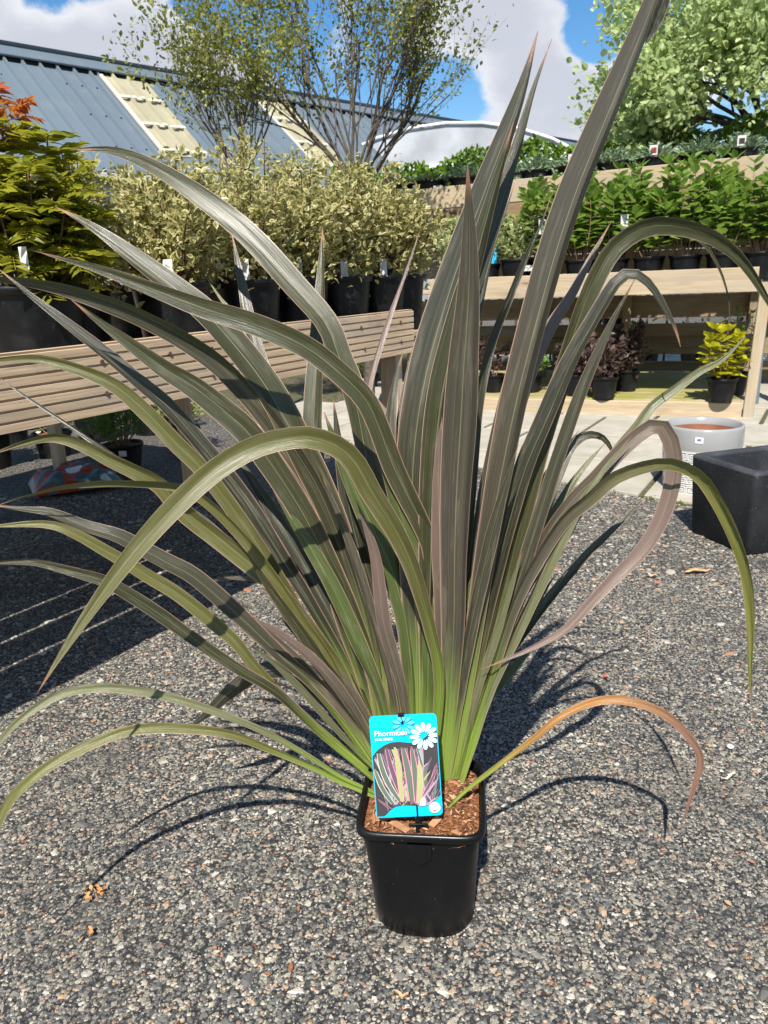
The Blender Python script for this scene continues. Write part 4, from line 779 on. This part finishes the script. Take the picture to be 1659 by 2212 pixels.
# ---- leaves: traced centre lines (base first), width in photo units, how far the tip comes forward (-) or back (+)
OL = (.034, .035, .012); GY = (.040, .038, .024); PUR = (.060, .051, .037); YG = (.10, .098, .024); DK = (.022, .022, .014); GRN = (.06, .085, .018); BR = (.36, .16, .035); PK = (.082, .065, .047); LT = (.12, .125, .06)
LEAVES = [
 ([(850,1640),(810,1430),(770,1270),(720,1120),(650,970),(580,840),(500,735),(430,662),(300,562),(200,490),(118,446)], 74, .10, OL, 0, -1),
 ([(900,1600),(885,1400),(850,1200),(803,1032),(767,857),(734,770),(705,697),(640,621),(549,520),(470,452),(350,370),(250,327),(150,322)], 64, .25, OL, 8, -1),
 ([(925,1640),(945,1480),(940,1330),(934,1202),(912,1136),(883,1078),(850,1009),(814,912),(785,857),(730,803),(658,748),(549,700),(430,663),(330,625),(200,577),(68,540)], 56, -.06, OL, -10, -1),
 ([(840,1620),(800,1400),(750,1220),(690,1070),(640,985),(582,905),(527,839),(473,785),(400,734),(309,686),(218,650),(109,618),(0,603),(-80,610)], 68, .08, GY, 5, -1),
 ([(850,1650),(810,1470),(760,1330),(700,1200),(640,1085),(546,948),(491,894),(418,836),(364,803),(309,763),(218,697),(152,646)], 64, -.02, OL, 0, -1),
 ([(820,1640),(760,1470),(680,1320),(600,1190),(540,1095),(473,1005),(437,962),(364,879),(309,832),(255,785),(182,727),(73,643),(-10,575)], 42, .05, DK, 20, -1),
 ([(810,1640),(740,1470),(660,1345),(590,1230),(510,1110),(437,1014),(382,960),(330,905),(255,838),(182,803),(91,776),(0,777),(-80,790)], 42, -.05, YG, 0, -1),
 ([(800,1640),(720,1470),(600,1300),(480,1155),(350,1060),(175,937),(73,868),(0,817),(-40,790)], 15, .14, DK, 30, -1),
 ([(830,1660),(750,1480),(680,1370),(603,1276),(546,1224),(473,1165),(400,1108),(346,1048),(291,1018),(236,992),(182,963),(120,945),(60,955),(-30,985)], 48, -.08, YG, -6, -1),
 ([(830,1670),(720,1440),(650,1335),(590,1245),(527,1165),(451,1088),(386,1052),(255,1043),(146,1050),(55,1072),(-20,1098)], 32, -.13, YG, 15, -1),
 ([(930,1700),(950,1480),(930,1360),(905,1270),(880,1200),(850,1140),(800,1060),(770,1005),(740,972),(700,952),(650,944),(560,962),(470,1012),(380,1092),(290,1192),(200,1312),(120,1432),(78,1502)], 56, -.26, YG, 0, -1),
 ([(800,1660),(700,1505),(603,1413),(546,1358),(491,1307),(418,1245),(364,1216),(309,1187),(255,1158),(182,1136),(109,1107),(55,1100),(-30,1090)], 44, -.1, GY, 12, -1),
 ([(795,1680),(700,1585),(603,1496),(546,1435),(509,1387),(455,1340),(382,1282),(320,1245),(273,1216),(218,1184),(164,1154),(102,1133),(0,1136),(-50,1145)], 34, -.12, YG, -10, -1),
 ([(800,1695),(700,1592),(603,1500),(509,1442),(418,1380),(327,1315),(236,1260),(182,1242),(127,1227),(73,1215),(0,1216),(-60,1225)], 32, -.14, OL, 10, -1),
 ([(812,1715),(740,1680),(660,1630),(582,1586),(509,1554),(437,1528),(364,1506),(291,1492),(218,1486),(146,1495),(91,1521),(36,1561),(-10,1612),(-55,1680),(-85,1750)], 22, -.16, LT, 10, -1),
 ([(808,1722),(740,1690),(680,1660),(582,1618),(509,1590),(437,1577),(346,1573),(273,1580),(200,1606),(127,1642),(73,1678),(22,1728),(-14,1800),(-50,1890),(-80,1985)], 27, -.2, YG, 0, -1),
 ([(860,1600),(700,1450),(600,1446),(546,1459),(491,1499),(437,1550),(404,1571)], 42, .12, DK, -20, 1),
 ([(880,1590),(700,1330),(600,1262),(524,1249),(466,1253),(397,1286)], 11, .3, PUR, 20, -1),
 ([(850,1600),(760,1390),(700,1220),(640,1050),(590,880),(545,720),(522,610),(499,496)], 44, .3, GY, 10, -1),
 ([(830,1610),(740,1380),(640,1080),(570,850),(506,690),(473,640),(438,587)], 24, .32, LT, 20, -1),
 ([(850,1600),(790,1480),(730,1300),(695,1110),(677,948),(678,857),(684,748),(690,657),(694,567),(697,490)], 50, .25, OL, 0, -1),
 ([(880,1600),(815,1310),(775,1100),(778,950),(795,843),(812,777),(842,683),(871,603),(908,496)], 22, .3, PK, 25, 1),
 ([(905,1620),(900,1420),(893,1250),(890,1100),(897,950),(925,790),(968,640),(1012,510),(1052,400),(1092,295),(1132,180),(1162,66)], 82, .0, GY, 0, 1, None, None, (.35, 55)),
 ([(930,1620),(935,1300),(940,1050),(962,860),(1002,700),(1042,560),(1080,445),(1116,320),(1152,195),(1192,84)], 50, .08, GY, 25, -1),
 ([(920,1640),(925,1400),(930,1200),(938,1010),(954,860),(985,720),(1028,560),(1066,420),(1110,262)], 66, -.05, OL, 5, 1, None, None, (.1, 60)),
 ([(958,1690),(972,1500),(980,1350),(982,1200),(987,1050),(995,920),(1003,780),(1012,650),(1015,520),(1010,354)], 78, -.15, PUR, 6, 1, None, None, (.55, 50)),
 ([(975,1680),(1015,1430),(1052,1200),(1085,1020),(1118,860),(1150,730),(1185,600),(1215,500),(1250,400),(1297,285),(1345,170),(1390,60),(1420,-20),(1460,-130),(1490,-230),(1500,-290)], 84, -.12, PUR, 8, 1, None, None, (.25, 72)),
 ([(990,1640),(1040,1310),(1070,1110),(1100,950),(1130,840),(1166,748),(1198,690),(1234,636),(1276,556),(1322,476)], 44, .1, PK, 15, 1),
 ([(995,1660),(1050,1440),(1110,1200),(1160,1000),(1200,850),(1248,700),(1288,600),(1330,533),(1385,496),(1430,487),(1490,495),(1545,516),(1600,560),(1650,635),(1700,730)], 50, .05, OL, -10, -1),
 ([(1010,1640),(1120,1200),(1220,850),(1300,610),(1370,510),(1440,492),(1510,519),(1547,566),(1568,621),(1576,668),(1568,741)], 14, .09, OL, 20, -1),
 ([(985,1650),(1035,1400),(1085,1180),(1130,1020),(1180,900),(1230,785),(1282,690),(1335,606),(1372,594),(1403,616),(1432,658),(1456,703),(1470,749)], 54, .0, DK, 14, -1),
 ([(1000,1670),(1055,1450),(1112,1280),(1160,1130),(1208,980),(1250,860),(1290,765),(1325,690),(1374,598)], 36, -.04, GY, -18, 1),
 ([(1000,1680),(1090,1420),(1160,1280),(1232,1130),(1292,1032),(1339,967),(1376,923),(1408,879),(1456,843),(1510,803),(1565,774),(1632,700)], 30, .1, LT, 10, -1),
 ([(1000,1690),(1056,1459),(1105,1340),(1165,1187),(1230,1090),(1288,1031),(1346,969),(1390,932),(1422,918),(1446,945),(1457,1005),(1446,1071),(1421,1136),(1383,1194),(1328,1249),(1274,1304),(1219,1362),(1146,1402),(1040,1446)], 38, -.03, PK, 5, -1),
 ([(985,1690),(1056,1480),(1110,1315),(1165,1205),(1219,1125),(1274,1078),(1328,1031),(1401,1005),(1456,1002),(1510,1027),(1547,1078),(1583,1151),(1608,1224),(1619,1296),(1622,1369),(1620,1460),(1625,1533)], 40, -.09, PUR, 0, -1, (.16, .16, .03)),
 ([(1005,1670),(1066,1424),(1092,1333),(1128,1231),(1154,1158),(1179,1085),(1208,1013),(1230,969),(1259,943),(1288,940),(1312,956),(1336,1006)], 36, .16, GY, 0, -1),
 ([(1010,1670),(1080,1400),(1135,1238),(1183,1136),(1230,1053),(1274,994),(1307,957)], 30, .1, LT, -15, 1),
 ([(1000,1700),(1055,1510),(1081,1449),(1128,1351),(1183,1235),(1230,1136),(1270,1064),(1312,1005),(1366,940)], 27, -.02, LT, 10, 1),
 ([(968,1742),(1010,1705),(1080,1651),(1150,1598),(1200,1556),(1255,1526),(1310,1512),(1370,1517),(1430,1540),(1478,1580),(1508,1622),(1512,1655),(1496,1710),(1470,1790)], 21, .02, BR, 10, -1),
 ([(1000,1620),(1070,1400),(1103,1260),(1120,1170),(1112,1110),(1093,1055)], 15, .2, PUR, 30, -1),
 ([(960,1620),(975,1300),(988,1000),(1012,800),(1042,645),(1065,540),(1093,455),(1117,380)], 26, .2, DK, 20, -1),
 ([(985,1620),(1000,1300),(1020,1000),(1037,850),(1062,740),(1102,640),(1140,546),(1168,484),(1190,424)], 32, .17, DK, -10, -1),
 ([(985,1630),(1010,1350),(1040,1100),(1080,900),(1120,740),(1165,620),(1195,560)], 30, .12, DK, 15, -1),
 # inner leaves of the fans
 ([(893,1690),(885,1420),(855,1260),(800,1130),(745,1010),(700,890)], 54, .02, GRN, 5, 1),
 ([(915,1690),(925,1420),(908,1250),(872,1130),(832,1000),(802,895)], 50, .0, GRN, -8, 1),
 ([(860,1680),(800,1400),(745,1200),(700,1050),(662,930)], 46, .06, OL, 10, 1),
 ([(940,1690),(955,1450),(956,1300),(950,1150),(948,1000),(955,900)], 44, -.02, PK, 5, 1),
 ([(870,1690),(820,1500),(770,1380),(715,1260),(650,1150),(590,1060)], 40, .0, GRN, -12, 1),
 ([(840,1690),(770,1540),(690,1420),(610,1310),(540,1210)], 36, -.04, OL, 12, -1),
 ([(880,1690),(840,1450),(800,1280),(760,1130),(735,980),(720,860)], 44, .12, DK, 0, -1),
 ([(905,1690),(880,1380),(850,1150),(840,980),(850,850),(870,760)], 42, .16, GY, 10, -1),
 ([(925,1690),(920,1350),(905,1150),(880,1000),(868,930),(890,780),(915,690)], 36, .2, DK, 0, -1),
 ([(965,1690),(1010,1400),(1050,1210),(1080,1090),(1120,960)], 38, -.06, GY, 8, 1),
 ([(985,1690),(1045,1450),(1080,1310),(1110,1200),(1150,1060)], 34, .05, OL, -10, 1),
 ([(975,1690),(1005,1500),(1045,1350),(1100,1200),(1175,1040),(1250,930)], 34, .12, DK, 5, -1),
 ([(850,1690),(780,1560),(700,1450),(620,1380),(540,1330)], 30, -.08, PK, 5, -1),
 ([(860,1690),(800,1520),(730,1360),(640,1190),(560,1060),(490,960)], 40, .14, DK, 0, -1),
 ([(905,1690),(930,1500),(948,1350),(945,1220),(930,1100)], 26, .1, PK, 20, 1),
 ([(985,1690),(1030,1500),(1062,1400),(1100,1280),(1128,1190)], 22, -.03, LT, 15, 1),
 ([(970,1690),(1000,1450),(1022,1300),(1040,1180),(1062,1050),(1090,920)], 26, .14, DK, 10, -1),
 ([(860,1690),(760,1470),(690,1330),(620,1190),(560,1100),(500,1030)], 24, .08, PUR, 25, -1),
 ([(850,1690),(770,1530),(710,1440),(640,1350),(570,1280)], 20, -.03, LT, 20, -1),
 ([(880,1690),(830,1400),(800,1230),(785,1080),(780,960)], 26, .18, DK, -20, -1),
 ([(900,1690),(900,1450),(885,1300),(862,1180),(842,1080),(830,1010)], 24, .06, PK, 20, 1),
 ([(840,1690),(740,1590),(660,1500),(590,1430),(530,1390)], 18, -.1, LT, 10, -1),
 ([(990,1690),(1060,1500),(1105,1400),(1150,1320),(1200,1240)], 20, .06, DK, 10, 1),
 ([(960,1690),(985,1500),(1000,1330),(1005,1150),(1012,1000),(1030,860)], 30, .15, DK, 0, -1),
 ([(870,1690),(790,1440),(720,1270),(680,1150),(640,1010),(610,930)], 30, .2, DK, 10, -1),
 ([(895,1690),(870,1500),(830,1350),(810,1200),(770,1080)], 34, -.05, PK, -15, 1),
]
flaxroot = thing('flax_plant', 'tall bronze-green flax with arching sword leaves growing in the black square pot', 'plant', (PC[0], PC[1], .183))
def catmull(pts, n):
    p = [np.array(q, float) for q in pts]; p = [2 * p[0] - p[1]] + p + [2 * p[-1] - p[-2]]
    d = [0.]
    for i in range(1, len(pts)): d.append(d[-1] + np.linalg.norm(p[i + 1] - p[i]))
    out = []
    for t in np.linspace(0, d[-1] * .99999, n):
        i = max(k for k in range(len(d)) if d[k] <= t); u = (t - d[i]) / (d[i + 1] - d[i]); a, b_, c, e = p[i], p[i + 1], p[i + 2], p[i + 3]
        out.append(.5 * ((2 * b_) + (c - a) * u + (2 * a - 5 * b_ + 4 * c - e) * u * u + (3 * b_ - a - 3 * c + e) * u ** 3))
    return np.array(out)
TIPS = {id(BR): (.24, .12, .085), id(PK): (.15, .10, .085)}
def flax_leaf(pts, wpx, dy, colr, twist, keel, tipc=None, Yfree=None, crease=None):
    if not crease and not Yfree: twist += random.choice([-1, 1]) * random.uniform(4, 30); wpx *= .88
    xb, yb = pts[0]; bp = G(xb, max(yb, 1655), .18); lx = (bp[0] - PC[0]) * cos(PY) + (bp[1] - PC[1]) * sin(PY); ly = -(bp[0] - PC[0]) * sin(PY) + (bp[1] - PC[1]) * cos(PY)
    base = pw(min(.055, max(-.068, lx)), min(.06, max(-.05, ly)), .178)
    q2 = np.array(pts, float); cl = np.concatenate([[0], np.cumsum(np.linalg.norm(np.diff(q2, axis=0), axis=1))]); cl /= cl[-1]
    ctrl = [base] + [P(x, y, base[1] + dy * t ** 1.3) for (x, y), t in zip(pts[1:], cl[1:])]
    if Yfree: ctrl = [P(x, y, Yfree + dy * t) for (x, y), t in zip(pts, cl)]
    n = 58; c = catmull(ctrl, n); t_ = np.linspace(0, 1, n)
    tg = np.gradient(c, axis=0); tg /= np.linalg.norm(tg, axis=1)[:, None]
    dm = np.mean([(q - O) @ np.array([0, cos(PITCH), -sin(PITCH)]) for q in c[n // 3:]]); Wd = wpx * dm / FPX
    dep = np.linalg.norm(c - O, axis=1)
    sv = np.cross(tg, O - c); sv /= np.linalg.norm(sv, axis=1)[:, None]
    for _ in range(6): sv[1:-1] = (sv[:-2] + sv[1:-1] * 2 + sv[2:]) / 4; 
    if crease and sv[n // 2][0] < 0: sv = -sv
    sv -= tg * np.sum(sv * tg, 1)[:, None]; sv /= np.linalg.norm(sv, axis=1)[:, None]
    cr = 11; us = np.linspace(0, 1, cr); us = .5 + .5 * np.sign(us - .5) * np.abs(2 * us - 1) ** .8
    if crease: us = np.concatenate([np.linspace(0, (crease[0] + 1) / 2, 6), np.linspace((crease[0] + 1) / 2, 1, 5)])
    V, UV, F = [], [], []; ph_ = random.uniform(0, 6); wig = random.uniform(.02, .05)
    for i in range(n):
        t = t_[i]; pr = (.42 + .58 * min(1, t / .5) ** 1.1) * (1 if t < .62 or Yfree and t < .3 else max(.02, 1 - ((t - .62) / .38) ** 2.1)); ww = Wd * pr * (1 + wig * sin(t * 17 + ph_))
        tw = radians(twist * (1 + .5 * sin(t * 3 + ph_)) + 7 * sin(t * 6 + ph_)); s0 = sv[i]; nn = np.cross(s0, tg[i]); nn = nn if nn @ (O - c[i]) > 0 else -nn
        s1 = s0 * cos(tw) + nn * sin(tw); n1_ = nn * cos(tw) - s0 * sin(tw)
        kd = ww * (.46 * (1 - min(1, t / .45)) + .17 + .05 * sin(t * 5 + ph_)) * keel
        for u in us:
            x = 2 * u - 1
            if crease:
                x0, an = crease[0], radians(crease[1]) * min(1, .35 + t * 1.6); g_ = .24 * min(1, t * 2)
                lx_, dz_ = (x, (x0 - x) * g_) if x <= x0 else (x0 + (x - x0) * cos(an), (x - x0) * sin(an))
                V.append(c[i] + s1 * lx_ * ww * .5 - n1_ * (dz_ - .2) * ww * .5); UV.append((u, t)); continue
            V.append(c[i] + s1 * x * ww * .5 * (1 - .1 * max(0, .4 - t)) - n1_ * kd * (abs(x) ** 1.15 - .5) + n1_ * .0004 * sin(t * 40 + x * 5 + ph_)); UV.append((u, t))
    V = np.array(V)
    for i in range(n - 1):
        for j in range(cr - 1):
            if crease and j == 5: continue
            a = i * cr + j; F += [[a, a + 1, a + cr + 1], [a, a + cr + 1, a + cr]]
    me = mesh_np('leaf', V, F, UV, True); o = obj('leaf', me, MT['flax'], flaxroot, world=True)
    k = random.uniform(.88, 1.14); o.color = (colr[0] * k, colr[1] * k, colr[2] * k, 1); tc_ = tipc or TIPS.get(id(colr), colr); o['tipcol'] = [float(q * k) for q in tc_]; return o
rl = random.Random(21)
for i in range(26):                                       # narrow leaves filling the heart of the fans
    th = radians(rl.choice([rl.uniform(-52, -5), rl.uniform(-40, -10), rl.uniform(0, 34)])); Ln = rl.uniform(330, 760); x0 = 905 + 80 * sin(th) * 1.2; bw = rl.uniform(-.05, .22)
    LEAVES.append(([(x0, 1690)] + [(x0 + Ln * t * sin(th) * (.8 + .35 * t), 1690 - Ln * t * cos(th) * (1.12 - .18 * t)) for t in (.25, .5, .75, 1.)], rl.uniform(15, 32), rl.uniform(.0, .3), rl.choice([DK, OL, PUR, GY, GRN, PK]), rl.uniform(-25, 25), rl.choice([-1, 1])))
for L in LEAVES: flax_leaf(*L)
flax_leaf([(1470,-120),(1452,-50),(1432,5),(1414,55),(1393,98)], 26, .02, DK, 10, -1, None, .93)

# ---------------------------------------------------------------- the blue care label on its stake
cb = [P(815, 1768, .925), P(957, 1760, .921), P(942, 1541, .948), P(795, 1547, .952)]
cc_ = sum(cb) / 4; ux = (cb[1] - cb[0] + cb[2] - cb[3]); ux /= np.linalg.norm(ux); uy = (cb[3] - cb[0] + cb[2] - cb[1]); uy -= ux * (uy @ ux); uy /= np.linalg.norm(uy); uz = np.cross(ux, uy)
CW = (np.linalg.norm(cb[1] - cb[0]) + np.linalg.norm(cb[2] - cb[3])) / 2; CH = (np.linalg.norm(cb[3] - cb[0]) + np.linalg.norm(cb[2] - cb[1])) / 2
lab = thing('plant_label', 'turquoise printed plant label with white daisies on a black stake in the pot', 'plant label', cc_)
lab.rotation_euler = Matrix((ux, uy, uz)).transposed().to_euler()
def cu(u, v): return ((u - .5) * CW, (.5 - v) * CH)          # card fractions, v down
def pastel(name, c, rough=.28): return plain(name, c, rough, .5, .03, 50, .00005)
CYAN = pastel('label_turquoise', (.0, .44, .70)); PALE = pastel('label_pale', (.42, .76, .85)); PALE2 = pastel('label_faint', (.09, .54, .75)); WHT = pastel('label_white', (.82, .82, .82)); CHAR = pastel('photo_dark', (.045, .042, .045))
def rrect(w_, h_, r, n=5):
    out = []
    for cx, cy, a0 in ((w_ / 2 - r, -h_ / 2 + r, -pi / 2), (w_ / 2 - r, h_ / 2 - r, 0), (-w_ / 2 + r, h_ / 2 - r, pi / 2), (-w_ / 2 + r, -h_ / 2 + r, pi)):
        for i in range(n): a = a0 + pi / 2 * i / (n - 1); out.append((cx + r * cos(a), cy + r * sin(a)))
    return out
b = MB(); rr = rrect(CW, CH, .006); b.rings([[(x, y, -.0009) for x, y in rr], [(x, y, 0) for x, y in rr]], smooth=False, caps=(True, True)); card = obj('card', b, CYAN, lab)
lay = [.0002]
def flat(pts, m_, name, parent, dz=.00012, world_=False):
    lay[0] += dz * .25; b = MB(); b.add([(x, y, lay[0]) for x, y in pts], [list(range(len(pts)))]); return obj(name, b, m_, parent)
def wave_top(u): return float(np.interp(u, [0, .04, .1, .2, .3, .42, .55, .64, .72, .8, .88, 1], [.40, .365, .325, .285, .262, .258, .272, .278, .268, .235, .19, .145]))
def wave_bot(u): return float(np.interp(u, [0, .12, .16, .22, .3, .42, .55, .68, .78, .86, .93, 1], [.988, .985, .968, .925, .895, .885, .893, .9, .893, .87, .835, .79]))
us_ = np.linspace(.012, .988, 30)
pic = [cu(u, wave_top(u)) for u in us_] + [cu(u, min(.985, wave_bot(u))) for u in us_[::-1]]
photo = flat(pic[::-1], CHAR, 'picture', card, .0004)
lay[0] += .0001
def blade(x0, y0, x1, y1, w_, m1, edge, bend=.0):
    """a leaf in the printed picture, clipped to the picture's outline"""
    L_, R2_ = [], []; n = 12; 
    for i in range(n + 1):
        t = i / n; x = x0 + (x1 - x0) * t + bend * sin(pi * t); y = y0 + (y1 - y0) * t; u = x
        hw = w_ * (.35 + 1.3 * t * (1 - t) * 1.6) * (1 if t < .95 else .3) * .5
        if not .02 < x < .98 or y < wave_top(min(.98, max(.02, x))) + .006 or y > wave_bot(min(.98, max(.02, x))) - .006: continue
        L_.append((max(.014, x - hw), y)); R2_.append((min(.986, x + hw), y))
    if len(L_) < 3: return
    flat([cu(*q) for q in L_] + [cu(*q) for q in R2_[::-1]], edge, 'printed_leaf', photo, .0001)
    L2 = [(a * .88 + c * .12, y) for (a, y), (c, _) in zip(L_, R2_)]; R3 = [(a * .12 + c * .88, y) for (a, y), (c, _) in zip(L_, R2_)]
    lay[0] += .000012; flat([cu(*q) for q in L2] + [cu(*q) for q in R3[::-1]], m1, 'printed_leaf', photo, .0001)
PINK = pastel('print_pink', (.62, .24, .30)); PGRY = pastel('print_greygreen', (.10, .13, .10)); PPUR = pastel('print_purple', (.11, .075, .10)); PYG = pastel('print_olive', (.32, .34, .14)); PLIL = pastel('print_lilac', (.28, .25, .34)); PLT = pastel('print_pale', (.5, .52, .42))
rnd = random.Random(4)
for i in range(46):
    x0 = rnd.uniform(.15, .95); a = rnd.uniform(-.55, .55); blade(x0, .93 + rnd.uniform(-.12, .03), x0 + a, rnd.uniform(.05, .6), rnd.uniform(.04, .085), rnd.choice([PGRY, PPUR, PPUR, PLIL, PYG, CHAR]), rnd.choice([PINK, PLT, PLIL, PLIL, PGRY]), rnd.uniform(-.08, .08))
for q in ((.5, .95, .1, .3, .11, PGRY, PLT, -.1), (.52, .95, .22, .26, .10, PPUR, PINK, -.05), (.42, .95, .36, .26, .09, PYG, PINK, .0), (.55, .95, .46, .26, .13, PGRY, PINK, .03), (.62, .95, .6, .3, .12, PGRY, PINK, .02), (.62, .94, .70, .45, .115, PYG, PINK, .03), (.6, .95, .98, .5, .07, PPUR, PINK, .0), (.6, .9, .97, .62, .05, PLIL, PINK, .0), (.62, .94, .95, .8, .05, PLIL, PLT, 0), (.35, .93, .03, .5, .1, PGRY, PLT, -.05), (.3, .95, .05, .8, .06, PPUR, PINK, 0), (.69, .93, .73, .8, .13, PLT, PLIL, .0)): blade(*q)
def daisy(cu0, cv0, r, m_, n, a0, name, sw=.16, clipv=None):
    lay[0] += .00003; b = MB()
    for k in range(n):
        a = a0 + 2 * pi * k / n; o = []
        for i in range(14):
            t = i / 14 * 2 * pi; px_, py_ = r * (.64 + .36 * cos(t)), r * sw * sin(t) * (1 + .35 * cos(t)); x = px_ * cos(a) - py_ * sin(a); y = px_ * sin(a) + py_ * cos(a); c0 = cu(cu0, cv0); o.append((min(CW * .488, c0[0] + x), min(CH * .488, c0[1] + y), lay[0]))
        b.add(o, [list(range(14))])
    obj(name, b, m_, card)
daisy(.505, .085, CW * .17, PALE2, 10, .2, 'daisy_print'); daisy(.80, .205, CW * .215, PALE, 12, .05, 'daisy_print', .15)
def text(body, size, u, v, m_, name, parent, sx=1., bold=0.):
    cv = bpy.data.curves.new(name, 'FONT'); cv.body = body; cv.size = size; cv.align_x = 'LEFT'; cv.offset = bold; tmp = bpy.data.objects.new(name, cv); COL.objects.link(tmp); bpy.context.view_layer.update()
    me = bpy.data.meshes.new_from_object(tmp.evaluated_get(bpy.context.evaluated_depsgraph_get())); bpy.data.objects.remove(tmp); x, y = cu(u, v); lay[0] += .00008
    me.transform(Matrix.Translation((x, y, lay[0])) @ Matrix.Diagonal((sx, 1, 1, 1))); me.materials.clear(); return obj(name, me, m_, parent)
text('Phormium', CH * .074, .062, .185, WHT, 'lettering', card, .98); text('PINK STRIPE', CH * .032, .07, .23, WHT, 'lettering', card, .95, .0001)
lay[0] += .0001; c0 = cu(.885, .905); bd = flat([(c0[0] + CW * .085 * cos(a), c0[1] + CW * .085 * sin(a)) for a in np.linspace(0, 2 * pi, 28)[:-1]], WHT, 'badge', card)
INK = pastel('ink_navy', (.12, .18, .34)); text('GROWN', CH * .030, .828, .893, INK, 'badge_lettering', bd, .95); text('IN NORFOLK', CH * .015, .83, .908, INK, 'badge_lettering', bd, .95)
lay[0] += .00003; RED = pastel('ink_red', (.6, .06, .04)); z_ = lay[0]; b = MB(); x, y = cu(.885, .935); b.add([(x - CW * .035, y - .0006, z_), (x + CW * .035, y - .0006, z_), (x + CW * .035, y + .0006, z_), (x - CW * .035, y + .0006, z_)], [[0, 1, 2, 3]]); b.add([(x - .0006, y - CW * .03, z_ + .00002), (x + .0006, y - CW * .03, z_ + .00002), (x + .0006, y + CW * .03, z_ + .00002), (x - .0006, y + CW * .03, z_ + .00002)], [[0, 1, 2, 3]]); obj('red_cross', b, RED, bd)
b = MB(); x, y = cu(.48, .0); b.box((x, y, .001), ((1, 0, 0), (0, 1, 0), (0, 0, 1)), (CW * .045, .0028, .0025), .0008); b.box((x + .001, y - CH * .06, .0012), ((1, 0, 0), (0, 1, 0), (0, 0, 1)), (.0016, .0042, .0014), .0006); obj('clip', b, MT['pot'], lab)
x, y = cu(.62, 1.0); sb = MB(); sb.box((x, y + .008, -.003), ((0, 1, 0), (1, 0, 0), (0, 0, 1)), (.034, .0042, .0012), .0006); sb.box((x, y + .008, -.0012), ((0, 1, 0), (1, 0, 0), (0, 0, 1)), (.033, .0013, .0016), .0004); sb.box((x, y - .013, -.001), ((1, 0, 0), (0, 1, 0), (0, 0, 1)), (.014, .0014, .0018), .0005); obj('stake', sb, MT['pot'], lab)

# ================================================================= LITTER
def litter(px, py, L, wd, col_, label, name='fallen_leaf', cat='leaf', yaw=None):
    p = G(px, py, .006); yaw = random.uniform(0, 6) if yaw is None else yaw; n = 9; vs = []; fs = []
    for i in range(n):
        t = i / (n - 1); hw = wd * (sin(pi * min(1, t * .94 + .03)) ** .8) * (1 + .3 * sin(t * 19 + px)) / 2
        for x in (-1, 0, 1): vs.append(((t - .5) * L, x * hw, .002 + .004 * abs(x) * (1 + sin(t * 7 + px)) + .004 * t * t))
    for i in range(n - 1):
        for j in range(2): a = i * 3 + j; fs.append([a, a + 1, a + 4, a + 3])
    vs += [(x, y, z - .0009) for x, y, z in vs]; m0 = n * 3; fs += [[m0 + k for k in f[::-1]] for f in fs]
    b = MB(); b.add(vs, fs, None, True); o = obj(name, b, plain('dry_' + str(px), col_, .8, .2, .3, 90)); o.location = tuple(p); o.rotation_euler = (0, 0, yaw); tag(o, label, cat); return o
litter(1507, 1236, .085, .022, (.42, .26, .13), 'tan dry leaf on the asphalt beside the black planter', yaw=.05)
litter(1408, 1246, .03, .016, (.5, .36, .22), 'small pale dry leaf scrap left of the planter')
litter(1308, 1466, .016, .009, (.3, .08, .04), 'tiny red-brown leaf scrap right of the flax on the asphalt')
litter(1573, 1683, .032, .005, (.66, .6, .46), 'pale splinter of wood on the asphalt at the right', 'wood_splinter', 'splinter', .25)
litter(165, 1295, .04, .007, (.35, .25, .14), 'brown wood sliver lying in the table shadow', 'wood_sliver', 'splinter', .2)
litter(300, 1225, .045, .005, (.5, .42, .3), 'thin straw stalk in the shade under the table', 'straw', 'straw', .1)
litter(197, 2340 if 0 else 2018, .012, .008, (.5, .24, .1), 'orange scrap on the asphalt below the lowest left flax leaf')
litter(868, 1180 if 0 else 2155, .02, .006, (.55, .36, .2), 'tan wood flake in the foreground below the pot', 'wood_flake', 'splinter', -.4)
litter(480, 1342, .02, .01, (.1, .22, .04), 'small green leaf on the asphalt behind the left flax leaves')
litter(205, 1402, .018, .012, (.4, .18, .08), 'orange-brown leaf scrap at the edge of the table shadow')
b = MB(); b.tube([(.010 * cos(a), .007 * sin(a), .006) for a in np.linspace(.5, 4.2, 9)], .0022, 6); o = obj('white_hook', b, MT['white']); o.location = tuple(G(362, 1590, .002)); tag(o, 'small white plastic hook on the asphalt under the low left leaf', 'hook')
b = MB(); b.lathe([(.004, .0), (.0075, 0), (.0075, .004), (.004, .004), (.004, 0)], 6); o = obj('steel_nut', b, plain('steel', (.5, .5, .5), .35, .5)); o.location = tuple(G(1577, 1614, .006)); tag(o, 'small pale steel nut on the asphalt at the right', 'nut')
n = 26; c0 = G(205, 1935, .004); pos = c0[None] + np.c_[rng.normal(0, .011, n), rng.normal(0, .012, n), rng.uniform(0, .005, n)]
o = obj('crumbs', leaves_mesh('crumbs', pos, rdir(n, .2), rdir(n, .8), rng.uniform(.003, .009, n), 'round'), plain('orange_crumb', (.5, .25, .09), .9, .2, .2, 80), kind='stuff')
# scattered flakes of bark and leaf on the asphalt
n = 170; y = rng.uniform(.75, 3.2, n); x = rng.uniform(-1, 1, n) * (.55 * y + .05); pos = np.stack([x, y, rng.uniform(.0035, .006, n)], 1); pos = pos[~in_paving(x, y)]; m = len(pos)
dd = rng.normal(size=(m, 3)) * [1, 1, .12]
obj('leaf_litter', leaves_mesh('leaf_litter', pos, dd, rdir(m, 3.), rng.uniform(.005, .016, m), 'oval'), fol('litter', (.22, .07, .03), (.42, .27, .14), trans=.1, rough=.8), kind='stuff')
